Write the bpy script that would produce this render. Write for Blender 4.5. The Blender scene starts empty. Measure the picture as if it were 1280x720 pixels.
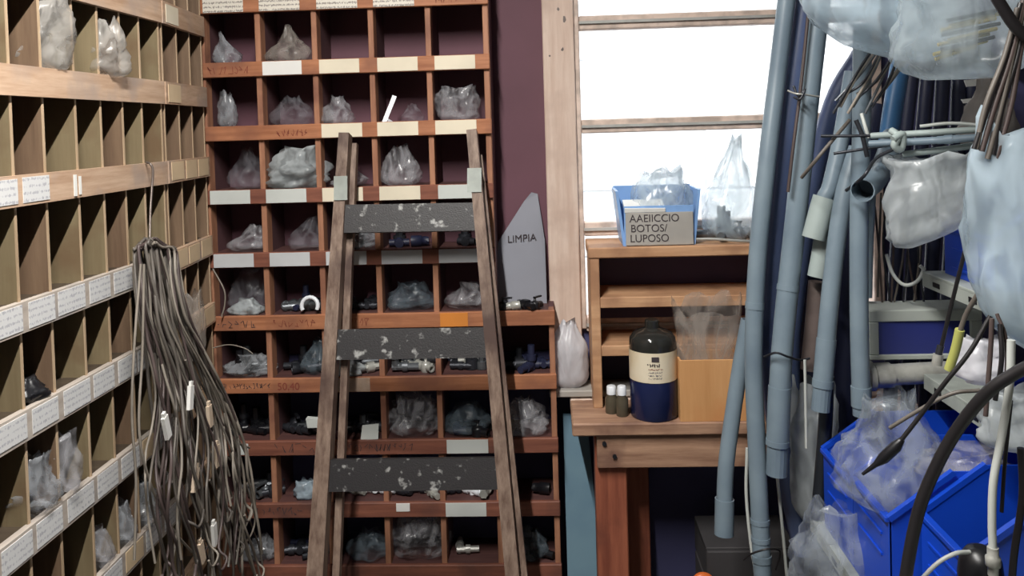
import bpy, math, random
from mathutils import Vector, Matrix, noise, Euler

S = bpy.context.scene
C = S.collection

# ------------------------------------------------------------------ camera
F, CY, YAW, PIT, ROL, EYE = 1037.774, 186.093, 0.04515, -0.02754, -0.02894, 1.55

def turn(d):
    x, y, z = d
    c, s = math.cos(ROL), math.sin(ROL); x, z = c*x - s*z, s*x + c*z
    c, s = math.cos(PIT), math.sin(PIT); y, z = c*y - s*z, s*y + c*z
    c, s = math.cos(YAW), math.sin(YAW); x, y = c*x - s*y, s*x + c*y
    return Vector((x, y, z))

cd = bpy.data.cameras.new('camera')
cam = bpy.data.objects.new('camera', cd); C.objects.link(cam)
cd.sensor_width = 36; cd.lens = F/1280*36; cd.shift_y = -(360-CY)/1280; cd.clip_start = .05
R, U, B = turn((1,0,0)), turn((0,0,1)), -turn((0,1,0))
cam.matrix_world = Matrix(((R.x,U.x,B.x,0),(R.y,U.y,B.y,0),(R.z,U.z,B.z,EYE),(0,0,0,1)))
S.camera = cam

def P(u, v, y):            # the point at depth y that the photograph shows at (u, v)
    d = turn(((u-640)/F, 1, -(v-CY)/F)); return d*(y/d.y) + Vector((0,0,EYE))
def PX(u, v, x):           # the same on a plane of constant x
    d = turn(((u-640)/F, 1, -(v-CY)/F)); return d*(x/d.x) + Vector((0,0,EYE))

# ------------------------------------------------------------------ sky, exposure
w = bpy.data.worlds.new('world'); S.world = w; w.use_nodes = True
bg = w.node_tree.nodes['Background']
bg.inputs[0].default_value = (.90, .95, 1.0, 1); bg.inputs[1].default_value = 4.6
S.view_settings.view_transform = 'Standard'; S.view_settings.look = 'None'
S.view_settings.gamma = 1; S.view_settings.use_curve_mapping = False
S.view_settings.exposure = 0.0
TUBE_W = 80.0

# ------------------------------------------------------------------ helpers
def lin(c):
    return tuple((v/255/12.92 if v/255 <= .04045 else ((v/255+.055)/1.055)**2.4) for v in c) + (1,)

MATS = {}
def newmat(name):
    m = bpy.data.materials.new(name); m.use_nodes = True; MATS[name] = m
    nt = m.node_tree; return m, nt, nt.nodes['Principled BSDF']

def paint(name, col, rough=.5, var=.12, scale=9., metal=0., bump=.0, col2=None, spec=.5, patch=(.4,.65)):
    """plain surface with slow colour variation"""
    m, nt, b = newmat(name)
    tc = nt.nodes.new('ShaderNodeTexCoord'); n = nt.nodes.new('ShaderNodeTexNoise')
    n.inputs['Scale'].default_value = scale; n.inputs['Detail'].default_value = 6
    nt.links.new(tc.outputs['Object'], n.inputs['Vector'])
    r = nt.nodes.new('ShaderNodeValToRGB'); c = lin(col)
    r.color_ramp.elements[0].position = patch[0]; r.color_ramp.elements[1].position = patch[1]
    lo = lin(col2) if col2 else tuple(v*(1-var*1.6) for v in c[:3]) + (1,)
    hi = c if col2 else tuple(min(1, v*(1+var)) for v in c[:3]) + (1,)
    r.color_ramp.elements[0].color = hi; r.color_ramp.elements[1].color = lo
    nt.links.new(n.outputs[0], r.inputs[0]); nt.links.new(r.outputs[0], b.inputs['Base Color'])
    b.inputs['Roughness'].default_value = rough; b.inputs['Metallic'].default_value = metal
    b.inputs['Specular IOR Level'].default_value = spec
    if bump:
        bp = nt.nodes.new('ShaderNodeBump'); bp.inputs['Strength'].default_value = bump; bp.inputs['Distance'].default_value = .004
        n2 = nt.nodes.new('ShaderNodeTexNoise'); n2.inputs['Scale'].default_value = scale*7; n2.inputs['Detail'].default_value = 5
        nt.links.new(tc.outputs['Object'], n2.inputs['Vector']); nt.links.new(n2.outputs[0], bp.inputs['Height'])
        nt.links.new(bp.outputs[0], b.inputs['Normal'])
    return m

def wood(name, a, bcol, axis=0, scale=5., rough=.55, dirt=None, bump=.25):
    """grain stretched along one axis, with blotches of dirt"""
    m, nt, b = newmat(name); L = nt.links.new
    tc = nt.nodes.new('ShaderNodeTexCoord'); mp = nt.nodes.new('ShaderNodeMapping')
    sc = [scale*7]*3; sc[axis] = scale*.55
    mp.inputs['Scale'].default_value = sc; L(tc.outputs['Object'], mp.inputs[0])
    n = nt.nodes.new('ShaderNodeTexNoise'); n.inputs['Scale'].default_value = 1.6; n.inputs['Detail'].default_value = 8; n.inputs['Roughness'].default_value = .65
    L(mp.outputs[0], n.inputs['Vector'])
    r = nt.nodes.new('ShaderNodeValToRGB'); r.color_ramp.elements[0].position = .33; r.color_ramp.elements[1].position = .68
    r.color_ramp.elements[0].color = lin(bcol); r.color_ramp.elements[1].color = lin(a); L(n.outputs[0], r.inputs[0])
    out = r.outputs[0]
    if dirt:
        n2 = nt.nodes.new('ShaderNodeTexNoise'); n2.inputs['Scale'].default_value = 7; n2.inputs['Detail'].default_value = 7
        L(tc.outputs['Object'], n2.inputs['Vector'])
        r2 = nt.nodes.new('ShaderNodeValToRGB'); r2.color_ramp.elements[0].position = .5; r2.color_ramp.elements[1].position = .68
        L(n2.outputs[0], r2.inputs[0])
        mx = nt.nodes.new('ShaderNodeMix'); mx.data_type = 'RGBA'; L(r2.outputs[0], mx.inputs[0]); L(out, mx.inputs[6]); mx.inputs[7].default_value = lin(dirt); out = mx.outputs[2]
    L(out, b.inputs['Base Color']); b.inputs['Roughness'].default_value = rough; b.inputs['Specular IOR Level'].default_value = .3
    bp = nt.nodes.new('ShaderNodeBump'); bp.inputs['Strength'].default_value = bump; bp.inputs['Distance'].default_value = .002
    L(n.outputs[0], bp.inputs['Height']); L(bp.outputs[0], b.inputs['Normal'])
    return m

def film(name, col, lo=.2, hi=.55, rough=.22, scale=26., glow=.4):
    """thin plastic film: part clear, part milky, creased"""
    m, nt, b = newmat(name); L = nt.links.new
    tc = nt.nodes.new('ShaderNodeTexCoord'); n = nt.nodes.new('ShaderNodeTexNoise')
    n.inputs['Scale'].default_value = scale; n.inputs['Detail'].default_value = 2; n.inputs['Distortion'].default_value = 1.2
    mp = nt.nodes.new('ShaderNodeMapping'); mp.inputs['Scale'].default_value = (1.25, 1.25, .55); mp.inputs['Rotation'].default_value = (.35, .3, 0)
    L(tc.outputs['Object'], mp.inputs[0]); L(mp.outputs[0], n.inputs['Vector'])
    ab = nt.nodes.new('ShaderNodeMath'); ab.operation = 'SUBTRACT'; ab.inputs[1].default_value = .5; L(n.outputs[0], ab.inputs[0])
    ac = nt.nodes.new('ShaderNodeMath'); ac.operation = 'ABSOLUTE'; L(ab.outputs[0], ac.inputs[0])
    mr = nt.nodes.new('ShaderNodeMapRange'); mr.inputs[1].default_value = .17; mr.inputs[2].default_value = .0; mr.interpolation_type = 'SMOOTHSTEP'
    mr.inputs[3].default_value = lo; mr.inputs[4].default_value = hi; L(ac.outputs[0], mr.inputs[0])
    b.inputs['Base Color'].default_value = lin(col); b.inputs['Roughness'].default_value = rough
    b.inputs['Specular IOR Level'].default_value = .8
    bp = nt.nodes.new('ShaderNodeBump'); bp.inputs['Strength'].default_value = .6; bp.inputs['Distance'].default_value = .008
    L(ac.outputs[0], bp.inputs['Height']); L(bp.outputs[0], b.inputs['Normal'])
    tl = nt.nodes.new('ShaderNodeBsdfTranslucent'); tl.inputs[0].default_value = lin(col); L(bp.outputs[0], tl.inputs['Normal'])
    m1 = nt.nodes.new('ShaderNodeMixShader'); m1.inputs[0].default_value = glow; L(b.outputs[0], m1.inputs[1]); L(tl.outputs[0], m1.inputs[2])
    tp = nt.nodes.new('ShaderNodeBsdfTransparent'); m2 = nt.nodes.new('ShaderNodeMixShader')
    L(mr.outputs[0], m2.inputs[0]); L(tp.outputs[0], m2.inputs[1]); L(m1.outputs[0], m2.inputs[2])
    L(m2.outputs[0], nt.nodes['Material Output'].inputs['Surface'])
    return m

def card(name, col, ink, lines=True, amount=.56):
    """paper with rows of small illegible writing"""
    m, nt, b = newmat(name); L = nt.links.new
    tc = nt.nodes.new('ShaderNodeTexCoord'); mp = nt.nodes.new('ShaderNodeMapping')
    mp.inputs['Scale'].default_value = (330, 330, 150); L(tc.outputs['Object'], mp.inputs[0])
    n = nt.nodes.new('ShaderNodeTexNoise'); n.inputs['Scale'].default_value = 1; n.inputs['Detail'].default_value = 2; L(mp.outputs[0], n.inputs['Vector'])
    sp = nt.nodes.new('ShaderNodeSeparateXYZ'); L(tc.outputs['Object'], sp.inputs[0])
    sn = nt.nodes.new('ShaderNodeMath'); sn.operation = 'MULTIPLY'; sn.inputs[1].default_value = 2*math.pi/.0125; L(sp.outputs[2], sn.inputs[0])
    s2 = nt.nodes.new('ShaderNodeMath'); s2.operation = 'SINE'; L(sn.outputs[0], s2.inputs[0])
    s3 = nt.nodes.new('ShaderNodeMath'); s3.operation = 'MULTIPLY_ADD'; s3.inputs[1].default_value = .16 if lines else 0; L(s2.outputs[0], s3.inputs[0]); L(n.outputs[0], s3.inputs[2])
    r = nt.nodes.new('ShaderNodeValToRGB'); r.color_ramp.elements[0].position = amount; r.color_ramp.elements[1].position = amount+.07
    r.color_ramp.elements[0].color = lin(col); r.color_ramp.elements[1].color = lin(ink); L(s3.outputs[0], r.inputs[0])
    L(r.outputs[0], b.inputs['Base Color']); b.inputs['Roughness'].default_value = .6
    return m

def glassy(name, alpha=.08, col=(235,240,240)):
    m, nt, b = newmat(name); b.inputs['Base Color'].default_value = lin(col); b.inputs['Alpha'].default_value = alpha; b.inputs['Roughness'].default_value = .05
    return m

BASE = {}
class MB:
    def __init__(s): s.v = []; s.f = []; s.sm = set()
    def add(s, vs, fs, smooth=False):
        o = len(s.v); s.v += [Vector(a) for a in vs]
        for f in fs:
            if smooth: s.sm.add(len(s.f))
            s.f.append([i+o for i in f])
        return s
    def hexa(s, p):          # eight corners: bottom loop then top loop
        return s.add(p, [(0,3,2,1),(4,5,6,7),(0,1,5,4),(1,2,6,5),(2,3,7,6),(3,0,4,7)])
    def box(s, x0, x1, y0, y1, z0, z1, b=0.):
        if not b:
            return s.hexa([(x0,y0,z0),(x1,y0,z0),(x1,y1,z0),(x0,y1,z0),(x0,y0,z1),(x1,y0,z1),(x1,y1,z1),(x0,y1,z1)])
        X, Y, Z = (x0,x1), (y0,y1), (z0,z1); vs = []; ix = {}
        for i in (0,1):
            for j in (0,1):
                for k in (0,1):
                    for a in range(3):
                        q = [X[i],Y[j],Z[k]]
                        for t, e in enumerate((i,j,k)):
                            if t != a: q[t] += b*(1 if e == 0 else -1)
                        ix[(i,j,k,a)] = len(vs); vs.append(q)
        fs = []
        for a in range(3):
            p, q = (a+1) % 3, (a+2) % 3
            for e in (0,1):
                l = []
                for (c, d) in ((0,0),(1,0),(1,1),(0,1)):
                    t = [0,0,0]; t[a] = e; t[p] = c; t[q] = d; l.append(ix[tuple(t)+(a,)])
                fs.append(l if e else l[::-1])
            for c in (0,1):
                for d in (0,1):
                    t0 = [0,0,0]; t0[p] = c; t0[q] = d; t1 = list(t0); t1[a] = 1
                    l = [ix[tuple(t0)+(p,)], ix[tuple(t1)+(p,)], ix[tuple(t1)+(q,)], ix[tuple(t0)+(q,)]]
                    fs.append(l if c == d else l[::-1])
        for i in (0,1):
            for j in (0,1):
                for k in (0,1):
                    l = [ix[(i,j,k,a)] for a in range(3)]
                    fs.append(l if (i+j+k) % 2 else l[::-1])
        return s.add(vs, fs)
    def beam(s, a, b, wv, dv):   # a board from a to b; wv, dv half-size vectors of its section
        a, b, wv, dv = map(Vector, (a, b, wv, dv))
        return s.hexa([a-wv-dv, a+wv-dv, a+wv+dv, a-wv+dv, b-wv-dv, b+wv-dv, b+wv+dv, b-wv+dv])
    def tube(s, pts, r, n=10, caps=True, hollow=0.):
        pts = [Vector(p) for p in pts]; rs = r if isinstance(r, (list, tuple)) else [r]*len(pts)
        T = []
        for i in range(len(pts)):
            t = pts[min(i+1, len(pts)-1)] - pts[max(i-1, 0)]; T.append(t.normalized() if t.length > 1e-9 else Vector((0,0,1)))
        up = Vector((0,0,1)) if abs(T[0].z) < .9 else Vector((1,0,0))
        N = T[0].cross(up).normalized(); vs = []; fs = []
        for i, p in enumerate(pts):
            N = (N - T[i]*N.dot(T[i])).normalized(); Bn = T[i].cross(N)
            for k in range(n):
                a = 2*math.pi*k/n; vs.append(p + (N*math.cos(a) + Bn*math.sin(a))*rs[i])
        for i in range(len(pts)-1):
            for k in range(n):
                fs.append((i*n+k, i*n+(k+1) % n, (i+1)*n+(k+1) % n, (i+1)*n+k))
        s.add(vs, fs, True)
        if hollow:           # open ends with a wall and a bore
            for e in (0, len(pts)-1):
                ring = vs[e*n:(e+1)*n]; p = pts[e]; inn = T[e]*(1 if e == 0 else -1)
                r2 = [p + (q-p)*(1-hollow) for q in ring]; r3 = [q + inn*rs[e]*3 for q in r2]
                s.add(ring+r2, [(k, (k+1) % n, n+(k+1) % n, n+k) for k in range(n)])
                s.add(r2+r3, [(k, (k+1) % n, n+(k+1) % n, n+k) for k in range(n)] + [tuple(n+k for k in range(n))])
        elif caps:
            s.add(vs[:n], [tuple(range(n))[::-1]]); s.add(vs[-n:], [tuple(range(n))])
        return s
    def lathe(s, prof, c, n=24, smooth=True):
        c = Vector(c); vs = []; fs = []
        for r, z in prof:
            for k in range(n):
                a = 2*math.pi*k/n; vs.append(c + Vector((r*math.cos(a), r*math.sin(a), z)))
        for i in range(len(prof)-1):
            for k in range(n): fs.append((i*n+k, i*n+(k+1) % n, (i+1)*n+(k+1) % n, (i+1)*n+k))
        s.add(vs, fs, smooth)
        s.add(vs[:n], [tuple(range(n))[::-1]]); s.add(vs[-n:], [tuple(range(n))])
        return s
    def mesh(s, name, base):
        me = bpy.data.meshes.new(name)
        me.from_pydata([tuple(v-base) for v in s.v], [], s.f)
        if s.sm:
            me.polygons.foreach_set('use_smooth', [i in s.sm for i in range(len(s.f))])
        me.update(); return me
    def build(s, name, mat, parent=None, base=None):
        if parent is not None: base = BASE[parent.name]
        elif base is None:
            xs = [v.x for v in s.v]; ys = [v.y for v in s.v]; zs = [v.z for v in s.v]
            base = Vector(((min(xs)+max(xs))/2, (min(ys)+max(ys))/2, min(zs)))
        base = Vector(base)
        me = s.mesh(name, base); me.materials.append(MATS[mat] if isinstance(mat, str) else mat)
        o = bpy.data.objects.new(name, me); C.objects.link(o)
        if parent is not None: o.parent = parent
        else: o.location = base
        BASE[o.name] = base
        return o

def tag(o, label=None, cat=None, group=None, kind=None):
    if label: o['label'] = label
    if cat: o['category'] = cat
    if group: o['group'] = group
    if kind: o['kind'] = kind
    return o
def thing(name, base, label=None, cat=None, group=None, kind=None):
    o = bpy.data.objects.new(name, None); C.objects.link(o); o.location = base; o.empty_display_size = .05
    BASE[o.name] = Vector(base); return tag(o, label, cat, group, kind)
def arc(pts, k=8):         # smooth curve through points
    pts = [Vector(p) for p in pts]; q = [2*pts[0]-pts[1]] + pts + [2*pts[-1]-pts[-2]]; out = []
    for i in range(1, len(q)-2):
        for j in range(k):
            t = j/k; a, b, c, d = q[i-1], q[i], q[i+1], q[i+2]
            out.append(.5*((2*b) + (c-a)*t + (2*a-5*b+4*c-d)*t*t + (3*b-a-3*c+d)*t**3))
    out.append(pts[-1]); return out

def text_mesh(body, size, origin, ux, uz, mat, parent, name='lettering', font_sx=1.):
    cu = bpy.data.curves.new('lettering', 'FONT'); cu.body = body; cu.size = size; cu.extrude = .0004
    to = bpy.data.objects.new('lettering_source', cu); C.objects.link(to)
    dg = bpy.context.evaluated_depsgraph_get(); me = bpy.data.meshes.new_from_object(to.evaluated_get(dg))
    bpy.data.objects.remove(to)
    origin, ux, uz = Vector(origin), Vector(ux), Vector(uz); un = ux.cross(uz)
    mb = MB(); mb.add([origin + ux*(v.co.x*font_sx) + uz*v.co.y + un*v.co.z for v in me.vertices], [list(p.vertices) for p in me.polygons])
    return mb.build(name, mat, parent)
def scribble(origin, ux, uz, wid, hei, seed, mat, parent, name='handwriting', t=.0016):
    rnd = random.Random(seed); mb = MB(); origin, ux, uz = Vector(origin), Vector(ux), Vector(uz); un = ux.cross(uz)*.0003
    x = 0.
    while x < wid:
        cw = hei*rnd.uniform(.45, .75); px, pz = x, rnd.uniform(0, hei)
        for k in range(rnd.randint(2, 4)):
            qx, qz = x + rnd.uniform(0, cw), rnd.choice((0, hei, hei*.5))
            a, b = origin + ux*px + uz*pz, origin + ux*qx + uz*qz; d = b-a
            if d.length > hei*.2:
                n = d.normalized().cross(ux.cross(uz))*t*.5
                mb.add([a-n+un, b-n+un, b+n+un, a+n+un], [(0,1,2,3)])
            px, pz = qx, qz
        x += cw*1.25
    return mb.build(name, mat, parent)

def bag_mesh(w, d, h, seed, neck=.35, crumple=.2, lean=(0,0), n=30, m=16, belly=.35, open_top=False, tilt=0.):
    """a crumpled bag: closed bottom at z = 0, gathered or open towards the top"""
    mb = MB(); sv = Vector((seed*7.31, seed*3.17, seed*1.93)); vs = []; fs = []
    for j in range(m+1):
        t = j/m
        pr = min(1., (t/.16)**.55 if t > 0 else 0.) if t < .16 else 1.
        pr = .55 + .45*pr if t < .16 else pr
        tt = max(0, (t-belly)/(1-belly)); tt = tt*tt*(3-2*tt); pr *= 1-(1-neck)*tt
        for k in range(n):
            a = 2*math.pi*k/n; ca, sa = math.cos(a), math.sin(a)
            q = (abs(ca)**2.6 + abs(sa)**2.6)**(-1/2.6)
            nv = Vector((ca*1.7, sa*1.7, t*2.6)) + sv
            r = 1 + crumple*noise.noise(nv*1.1)*1.6 + crumple*(.5-abs(noise.noise(nv*2.7)))*1.1 + crumple*.5*noise.noise(nv*6.)
            r *= 1 + .12*t*math.sin(a*9+seed*2+3*noise.noise(nv)) * (1.2-neck)
            x = ca*q*pr*r*w/2; y = sa*q*pr*r*d/2
            z = t*h*(1 + (.2*noise.noise(nv*1.1) if t > .5 else 0)*t) + tilt*x*(1-.6*t)
            vs.append((x + lean[0]*t*t*w, y + lean[1]*t*t*d, z))
    for j in range(m):
        for k in range(n):
            fs.append((j*n+k, j*n+(k+1) % n, (j+1)*n+(k+1) % n, (j+1)*n+k))
    fs.append(tuple(range(n))[::-1])
    if not open_top: fs.append(tuple(m*n+k for k in range(n)))
    mb.add(vs, fs, True); return mb
def bag(base, w, d, h, seed, mat, name, label, cat='plastic bag', group=None, rz=0., **kw):
    mb = bag_mesh(w, d, h, seed, **kw); base = Vector(base)
    me = mb.mesh(name, Vector((0,0,0))); me.materials.append(MATS[mat])
    o = bpy.data.objects.new(name, me); C.objects.link(o); o.location = base; o.rotation_euler.z = rz
    BASE[o.name] = base
    return tag(o, label, cat, group)

# ------------------------------------------------------------------ materials
wood('shelf_wood', (184,126,92), (146,92,64), 0, 5, dirt=(136,90,70))
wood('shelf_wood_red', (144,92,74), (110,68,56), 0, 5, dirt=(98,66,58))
wood('shelf_wood_up', (180,130,102), (142,98,76), 2, 5, dirt=(128,86,70))
wood('shelf_board', (96,66,62), (74,50,50), 0, 4)  # dark maroon like the divider backs: cell shade put into the colour
paint('shelf_inside_shaded', (88,58,62), .75, .1, 5)  # shade deep in the cells, painted as a dark maroon tone
wood('side_rail', (206,178,154), (170,138,112), 1, 5, dirt=(166,148,136))
wood('side_board', (76,66,54), (60,50,42), 0, 4)
paint('side_back', (62,52,46), .7, .1, 5)
wood('side_rail_pale', (190,180,170), (162,150,140), 1, 5, dirt=(150,144,140))
wood('side_divider', (132,119,93), (116,102,78), 2, 3, dirt=(112,92,70))
wood('side_edge', (196,172,144), (166,142,114), 2, 4)
wood('side_divider_brown', (126,104,84), (102,82,66), 2, 4)
wood('ladder_wood', (146,126,112), (90,70,60), 2, 6, dirt=(76,58,52))
wood('table_wood', (186,150,124), (132,98,80), 0, 4, dirt=(116,86,74))
wood('leg_wood', (164,98,74), (126,70,54), 2, 4, dirt=(112,66,54))
wood('hutch_wood', (206,164,128), (176,132,98), 0, 5, dirt=(160,120,92))
wood('casing_wood', (222,202,188), (198,172,156), 2, 4, dirt=(192,168,154))
wood('tan_box', (212,162,112), (194,142,92), 2, 2, dirt=(200,140,90), bump=.05)
paint('wall_maroon', (102,67,78), .7, .08, 3, bump=.1)
paint('wall_navy', (74,74,112), .7, .12, 3, bump=.1)
paint('plaster', (104,100,96), .8, .06, 2, bump=.1)
paint('concrete', (84,82,80), .8, .12, 3, bump=.2)
paint('white_block', (236,236,232), .8, .03, 3)
paint('mortar', (214,216,218), .9, .05, 5)
paint('window_paint', (226,204,190), .6, .12, 22, col2=(186,168,156), bump=.2)
paint('steel_grey', (176,176,172), .5, .1, 20)
paint('pvc', (122,138,149), .38, .05, 7, col2=(106,122,135))
paint('pvc_light', (158,170,168), .42, .05, 7)
paint('pvc_navy', (84,98,134), .42, .08, 7)
paint('pvc_blue', (64,112,158), .38, .06, 7)
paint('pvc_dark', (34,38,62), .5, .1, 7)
paint('pvc_black', (28,32,38), .45, .1, 9)
paint('pipe_brown', (104,92,88), .4, .15, 12)
paint('steel', (170,170,164), .35, .15, 25, metal=.3, bump=.1)
paint('dark_metal', (52,54,60), .4, .2, 30, metal=.5, bump=.2)
paint('mid_metal', (104,108,112), .35, .15, 30, metal=.6)
paint('black', (22,22,26), .35, .1, 12)
paint('bin_blue', (20,68,186), .35, .06, 6)
paint('bin_dark', (14,30,110), .4, .06, 6)
paint('crate_blue', (128,166,216), .4, .08, 9)
paint('case_grey', (170,176,170), .5, .05, 9)
paint('case_navy', (44,52,118), .35, .06, 5)
paint('rack_grey', (150,156,150), .55, .14, 12, bump=.1)
paint('rack_post', (60,64,84), .5, .1, 9)
paint('blue_board', (110,140,156), .6, .08, 5, col2=(96,126,146))
paint('grey_panel', (138,140,150), .6, .05, 5)
paint('paper', (225,224,220), .7, .03, 9)
paint('paper_cream', (222,212,190), .7, .04, 9)
paint('paper_grey', (196,200,196), .7, .04, 9)
paint('paper_bluegrey', (190,192,194), .7, .04, 9)
paint('card_orange', (206,128,52), .7, .06, 9)
paint('tag_beige', (214,190,156), .7, .05, 9)
paint('ink', (60,52,56), .8, .1, 9)
paint('ink_red', (120,56,44), .8, .1, 9)
paint('ink_faint', (110,108,112), .8, .1, 9)
paint('sign_grey', (168,164,158), .6, .06, 9)
paint('white_plastic', (228,232,238), .35, .02, 9)
paint('brown_bottle', (78,72,60), .15, .1, 9)
paint('bottle_black', (40,40,38), .12, .1, 6)
paint('bottle_navy', (28,36,74), .25, .08, 6)
paint('label_cream', (226,214,190), .6, .04, 9, col2=(214,196,160))
paint('brass', (176,160,96), .35, .15, 20, metal=.6)
paint('cable_grey', (92,86,80), .5, .12, 14)
paint('cable_light', (134,126,116), .5, .12, 14)
paint('cable_black', (30,28,30), .4, .1, 9)
paint('cable_brown', (74,62,60), .5, .12, 9)
paint('cable_white', (186,190,186), .4, .05, 9)
paint('plug_cream', (206,186,164), .5, .06, 9)
paint('yellow_green', (170,172,96), .4, .06, 9)
paint('sack_grey', (128,122,118), .8, .1, 8, bump=.2)
paint('orange', (222,110,52), .4, .06, 9)
paint('dark_box', (62,60,62), .7, .1, 6)
paint('tread_paint', (42,40,42), .5, .06, 40, col2=(158,158,156), bump=.2, patch=(.60,.70))
paint('hook_steel', (110,100,94), .4, .1, 9, metal=.5)
film('film_clear', (216,216,222), .05, .34, .2, 11, .25)
film('film_faint', (196,196,206), .03, .16, .3, 10, .25)
film('film_white', (206,213,216), .45, .8, .3, 11)
film('film_wrap', (206,202,196), .28, .6, .25, 12)
film('film_blue', (196,214,226), .36, .8, .2, 9)
film('film_big', (210,220,228), .08, .36, .2, 9)
film('film_haze', (206,220,228), .24, .55, .2, 9)
film('film_pale', (236,236,242), .85, 1., .35, 12)
film('film_dusty', (186,178,170), .14, .45, .35, 11, .25)
film('film_grey', (186,190,196), .10, .48, .2, 10, .2)
film('film_teal', (140,156,168), .12, .42, .3, 10)
card('card_printed', (222,216,204), (150,142,136))
paint('hutch_back', (64,54,84), .6, .1, 5)
card('card_hand', (212,212,212), (176,176,182), True, .6)
glassy('pane_glass', .06)
m, nt, b = newmat('lamp_tube'); b.inputs['Emission Color'].default_value = (1,.97,.92,1); b.inputs['Emission Strength'].default_value = 6

# ------------------------------------------------------------------ the room
XW0, XW1, YW0, YW1, ZC = -1.23, 1.55, -2.2, 2.53, 2.70
def struct(name, mb, mat, parent=None):
    o = mb.build(name, mat, parent)
    if parent is None: o['kind'] = 'structure'
    return o
WX0, WX1, WZ0, WZ1 = .078, .985, .93, 2.35
struct('floor', MB().box(XW0-.1, XW1+.1, YW0-.1, YW1+.12, -.1, 0), 'concrete')
struct('ceiling', MB().box(XW0-.1, XW1+.1, YW0-.1, YW1+.12, ZC, ZC+.1), 'plaster')
struct('wall_left', MB().box(XW0-.1, XW0, YW0, YW1, 0, ZC), 'plaster')
struct('wall_right', MB().box(XW1, XW1+.1, YW0, YW1, 0, ZC), 'plaster')
mb = MB(); mb.box(XW0, WX0, YW1, YW1+.12, .86, ZC); mb.box(WX0, WX1, YW1, YW1+.12, WZ1, ZC)
struct('wall_back', mb, 'wall_maroon')
mb = MB(); mb.box(XW0, WX0, YW1-.004, YW1+.12, 0, .86); mb.box(WX0, WX1, YW1-.004, YW1+.12, 0, WZ0); mb.box(WX1, XW1, YW1-.004, YW1+.12, 0, ZC)
struct('wall_dado', mb, 'wall_navy')
# the wall behind the photographer, with a closed door
DX0, DX1, DZ = .35, 1.15, 2.05
mb = MB(); mb.box(XW0, DX0, YW0-.1, YW0, 0, ZC); mb.box(DX1, XW1, YW0-.1, YW0, 0, ZC); mb.box(DX0, DX1, YW0-.1, YW0, DZ, ZC)
struct('wall_front', mb, 'plaster')
dr = struct('door_1', MB().box(DX0, DX1, YW0-.07, YW0-.03, 0, DZ, .003), 'casing_wood')
MB().tube(arc([(DX0+.07,YW0-.03,1.0), (DX0+.07,YW0+.02,1.0), (DX0+.09,YW0+.03,1.0), (DX0+.19,YW0+.03,1.0)], 4), .008, 10).build('door_handle', 'steel', dr)

# window: casing post, steel sashes with horizontal bars, glass, sill
mb = MB(); mb.box(-.012, WX0+.004, 2.488, 2.56, .775, 2.6, .003)
tr = struct('trim_1', mb, 'casing_wood')
win = thing('window_1', ((WX0+WX1)/2, YW1+.04, WZ0), kind='structure')
MB().box(WX0, WX0+.020, 2.50, 2.56, WZ0, WZ1, .003).build('frame_stile', 'window_paint', win)
MB().box(WX1-.032, WX1, 2.50, 2.56, WZ0, WZ1, .003).build('frame_stile', 'window_paint', win)
bars = [WZ0+.012, 1.232, 1.542, 1.853, 2.165, WZ1-.015]
for i, z in enumerate(bars):
    MB().box(WX0+.02, WX1-.03, 2.505, 2.55, z-.021, z+.021, .003).build('glazing_bar', 'window_paint', win)
    MB().box(WX0+.02, WX1-.03, 2.496, 2.507, z-.004, z+.004).build('glazing_bead', 'steel_grey', win)
for z0, z1 in zip(bars[:-1], bars[1:]):
    MB().box(WX0+.02, WX1-.03, 2.526, 2.529, z0+.016, z1-.016).build('pane', 'pane_glass', win)
MB().box(-.02, .30, 2.40, 2.505, .755, .775, .003).build('window_sill', 'sign_grey', win)

# the yard outside: ground and a white block wall
struct('ground', MB().box(-5, 7, 2.66, 9, -.12, -.02), 'concrete')
YO = 5.2
yw = struct('wall_yard', MB().box(-3, 5, YO+.012, YO+.2, -.1, 3.6), 'mortar')
bm = None
for r in range(9):
    for k in range(9):
        x0 = -2.9 + k*.86 - (.43 if r % 2 else 0); z0 = -.1 + r*.41
        mb = MB().box(x0, x0+.845, YO, YO+.03, z0, z0+.396, .004)
        if bm is None:
            o = mb.build('block', 'white_block', yw); bm = (o, x0, z0)
        else:
            o = bm[0].copy(); C.objects.link(o); o.parent = yw; o.location = (x0-bm[1], 0, z0-bm[2])

# ceiling lamp: a fluorescent batten along the side shelf, out of the frame above
lt = thing('ceiling_lamp', (-.35, .72, ZC-.11), 'white fluorescent batten lamp fixed under the ceiling along the side shelf', 'lamp')
MB().box(-.395, -.305, .09, 1.35, ZC-.05, ZC, .004).build('housing', 'white_plastic', lt)
MB().tube([(-.35,.10,ZC-.085), (-.35,1.34,ZC-.085)], .014, 12).build('tube', 'lamp_tube', lt)
for y in (.10, 1.34): MB().box(-.37, -.33, y-.012, y+.012, ZC-.11, ZC-.05).build('tube_holder', 'white_plastic', lt)
la = bpy.data.lights.new('tube_light', 'AREA'); la.shape = 'RECTANGLE'; la.size = .03; la.size_y = 1.2; la.energy = TUBE_W; la.color = (1,.97,.92)
lo = bpy.data.objects.new('tube_light', la); C.objects.link(lo); lo.parent = lt; lo.location = (0,0,-.005)
# daylight portals in the window and the doorway
for nm, loc, rot, sx, sy in (('window_portal', ((WX0+WX1)/2, 2.64, (WZ0+WZ1)/2), (-math.pi/2,0,0), WX1-WX0, WZ1-WZ0),):
    l = bpy.data.lights.new(nm, 'AREA'); l.shape = 'RECTANGLE'; l.size = sx; l.size_y = sy; l.cycles.is_portal = True
    o = bpy.data.objects.new(nm, l); C.objects.link(o); o.location = loc; o.rotation_euler = rot

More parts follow.
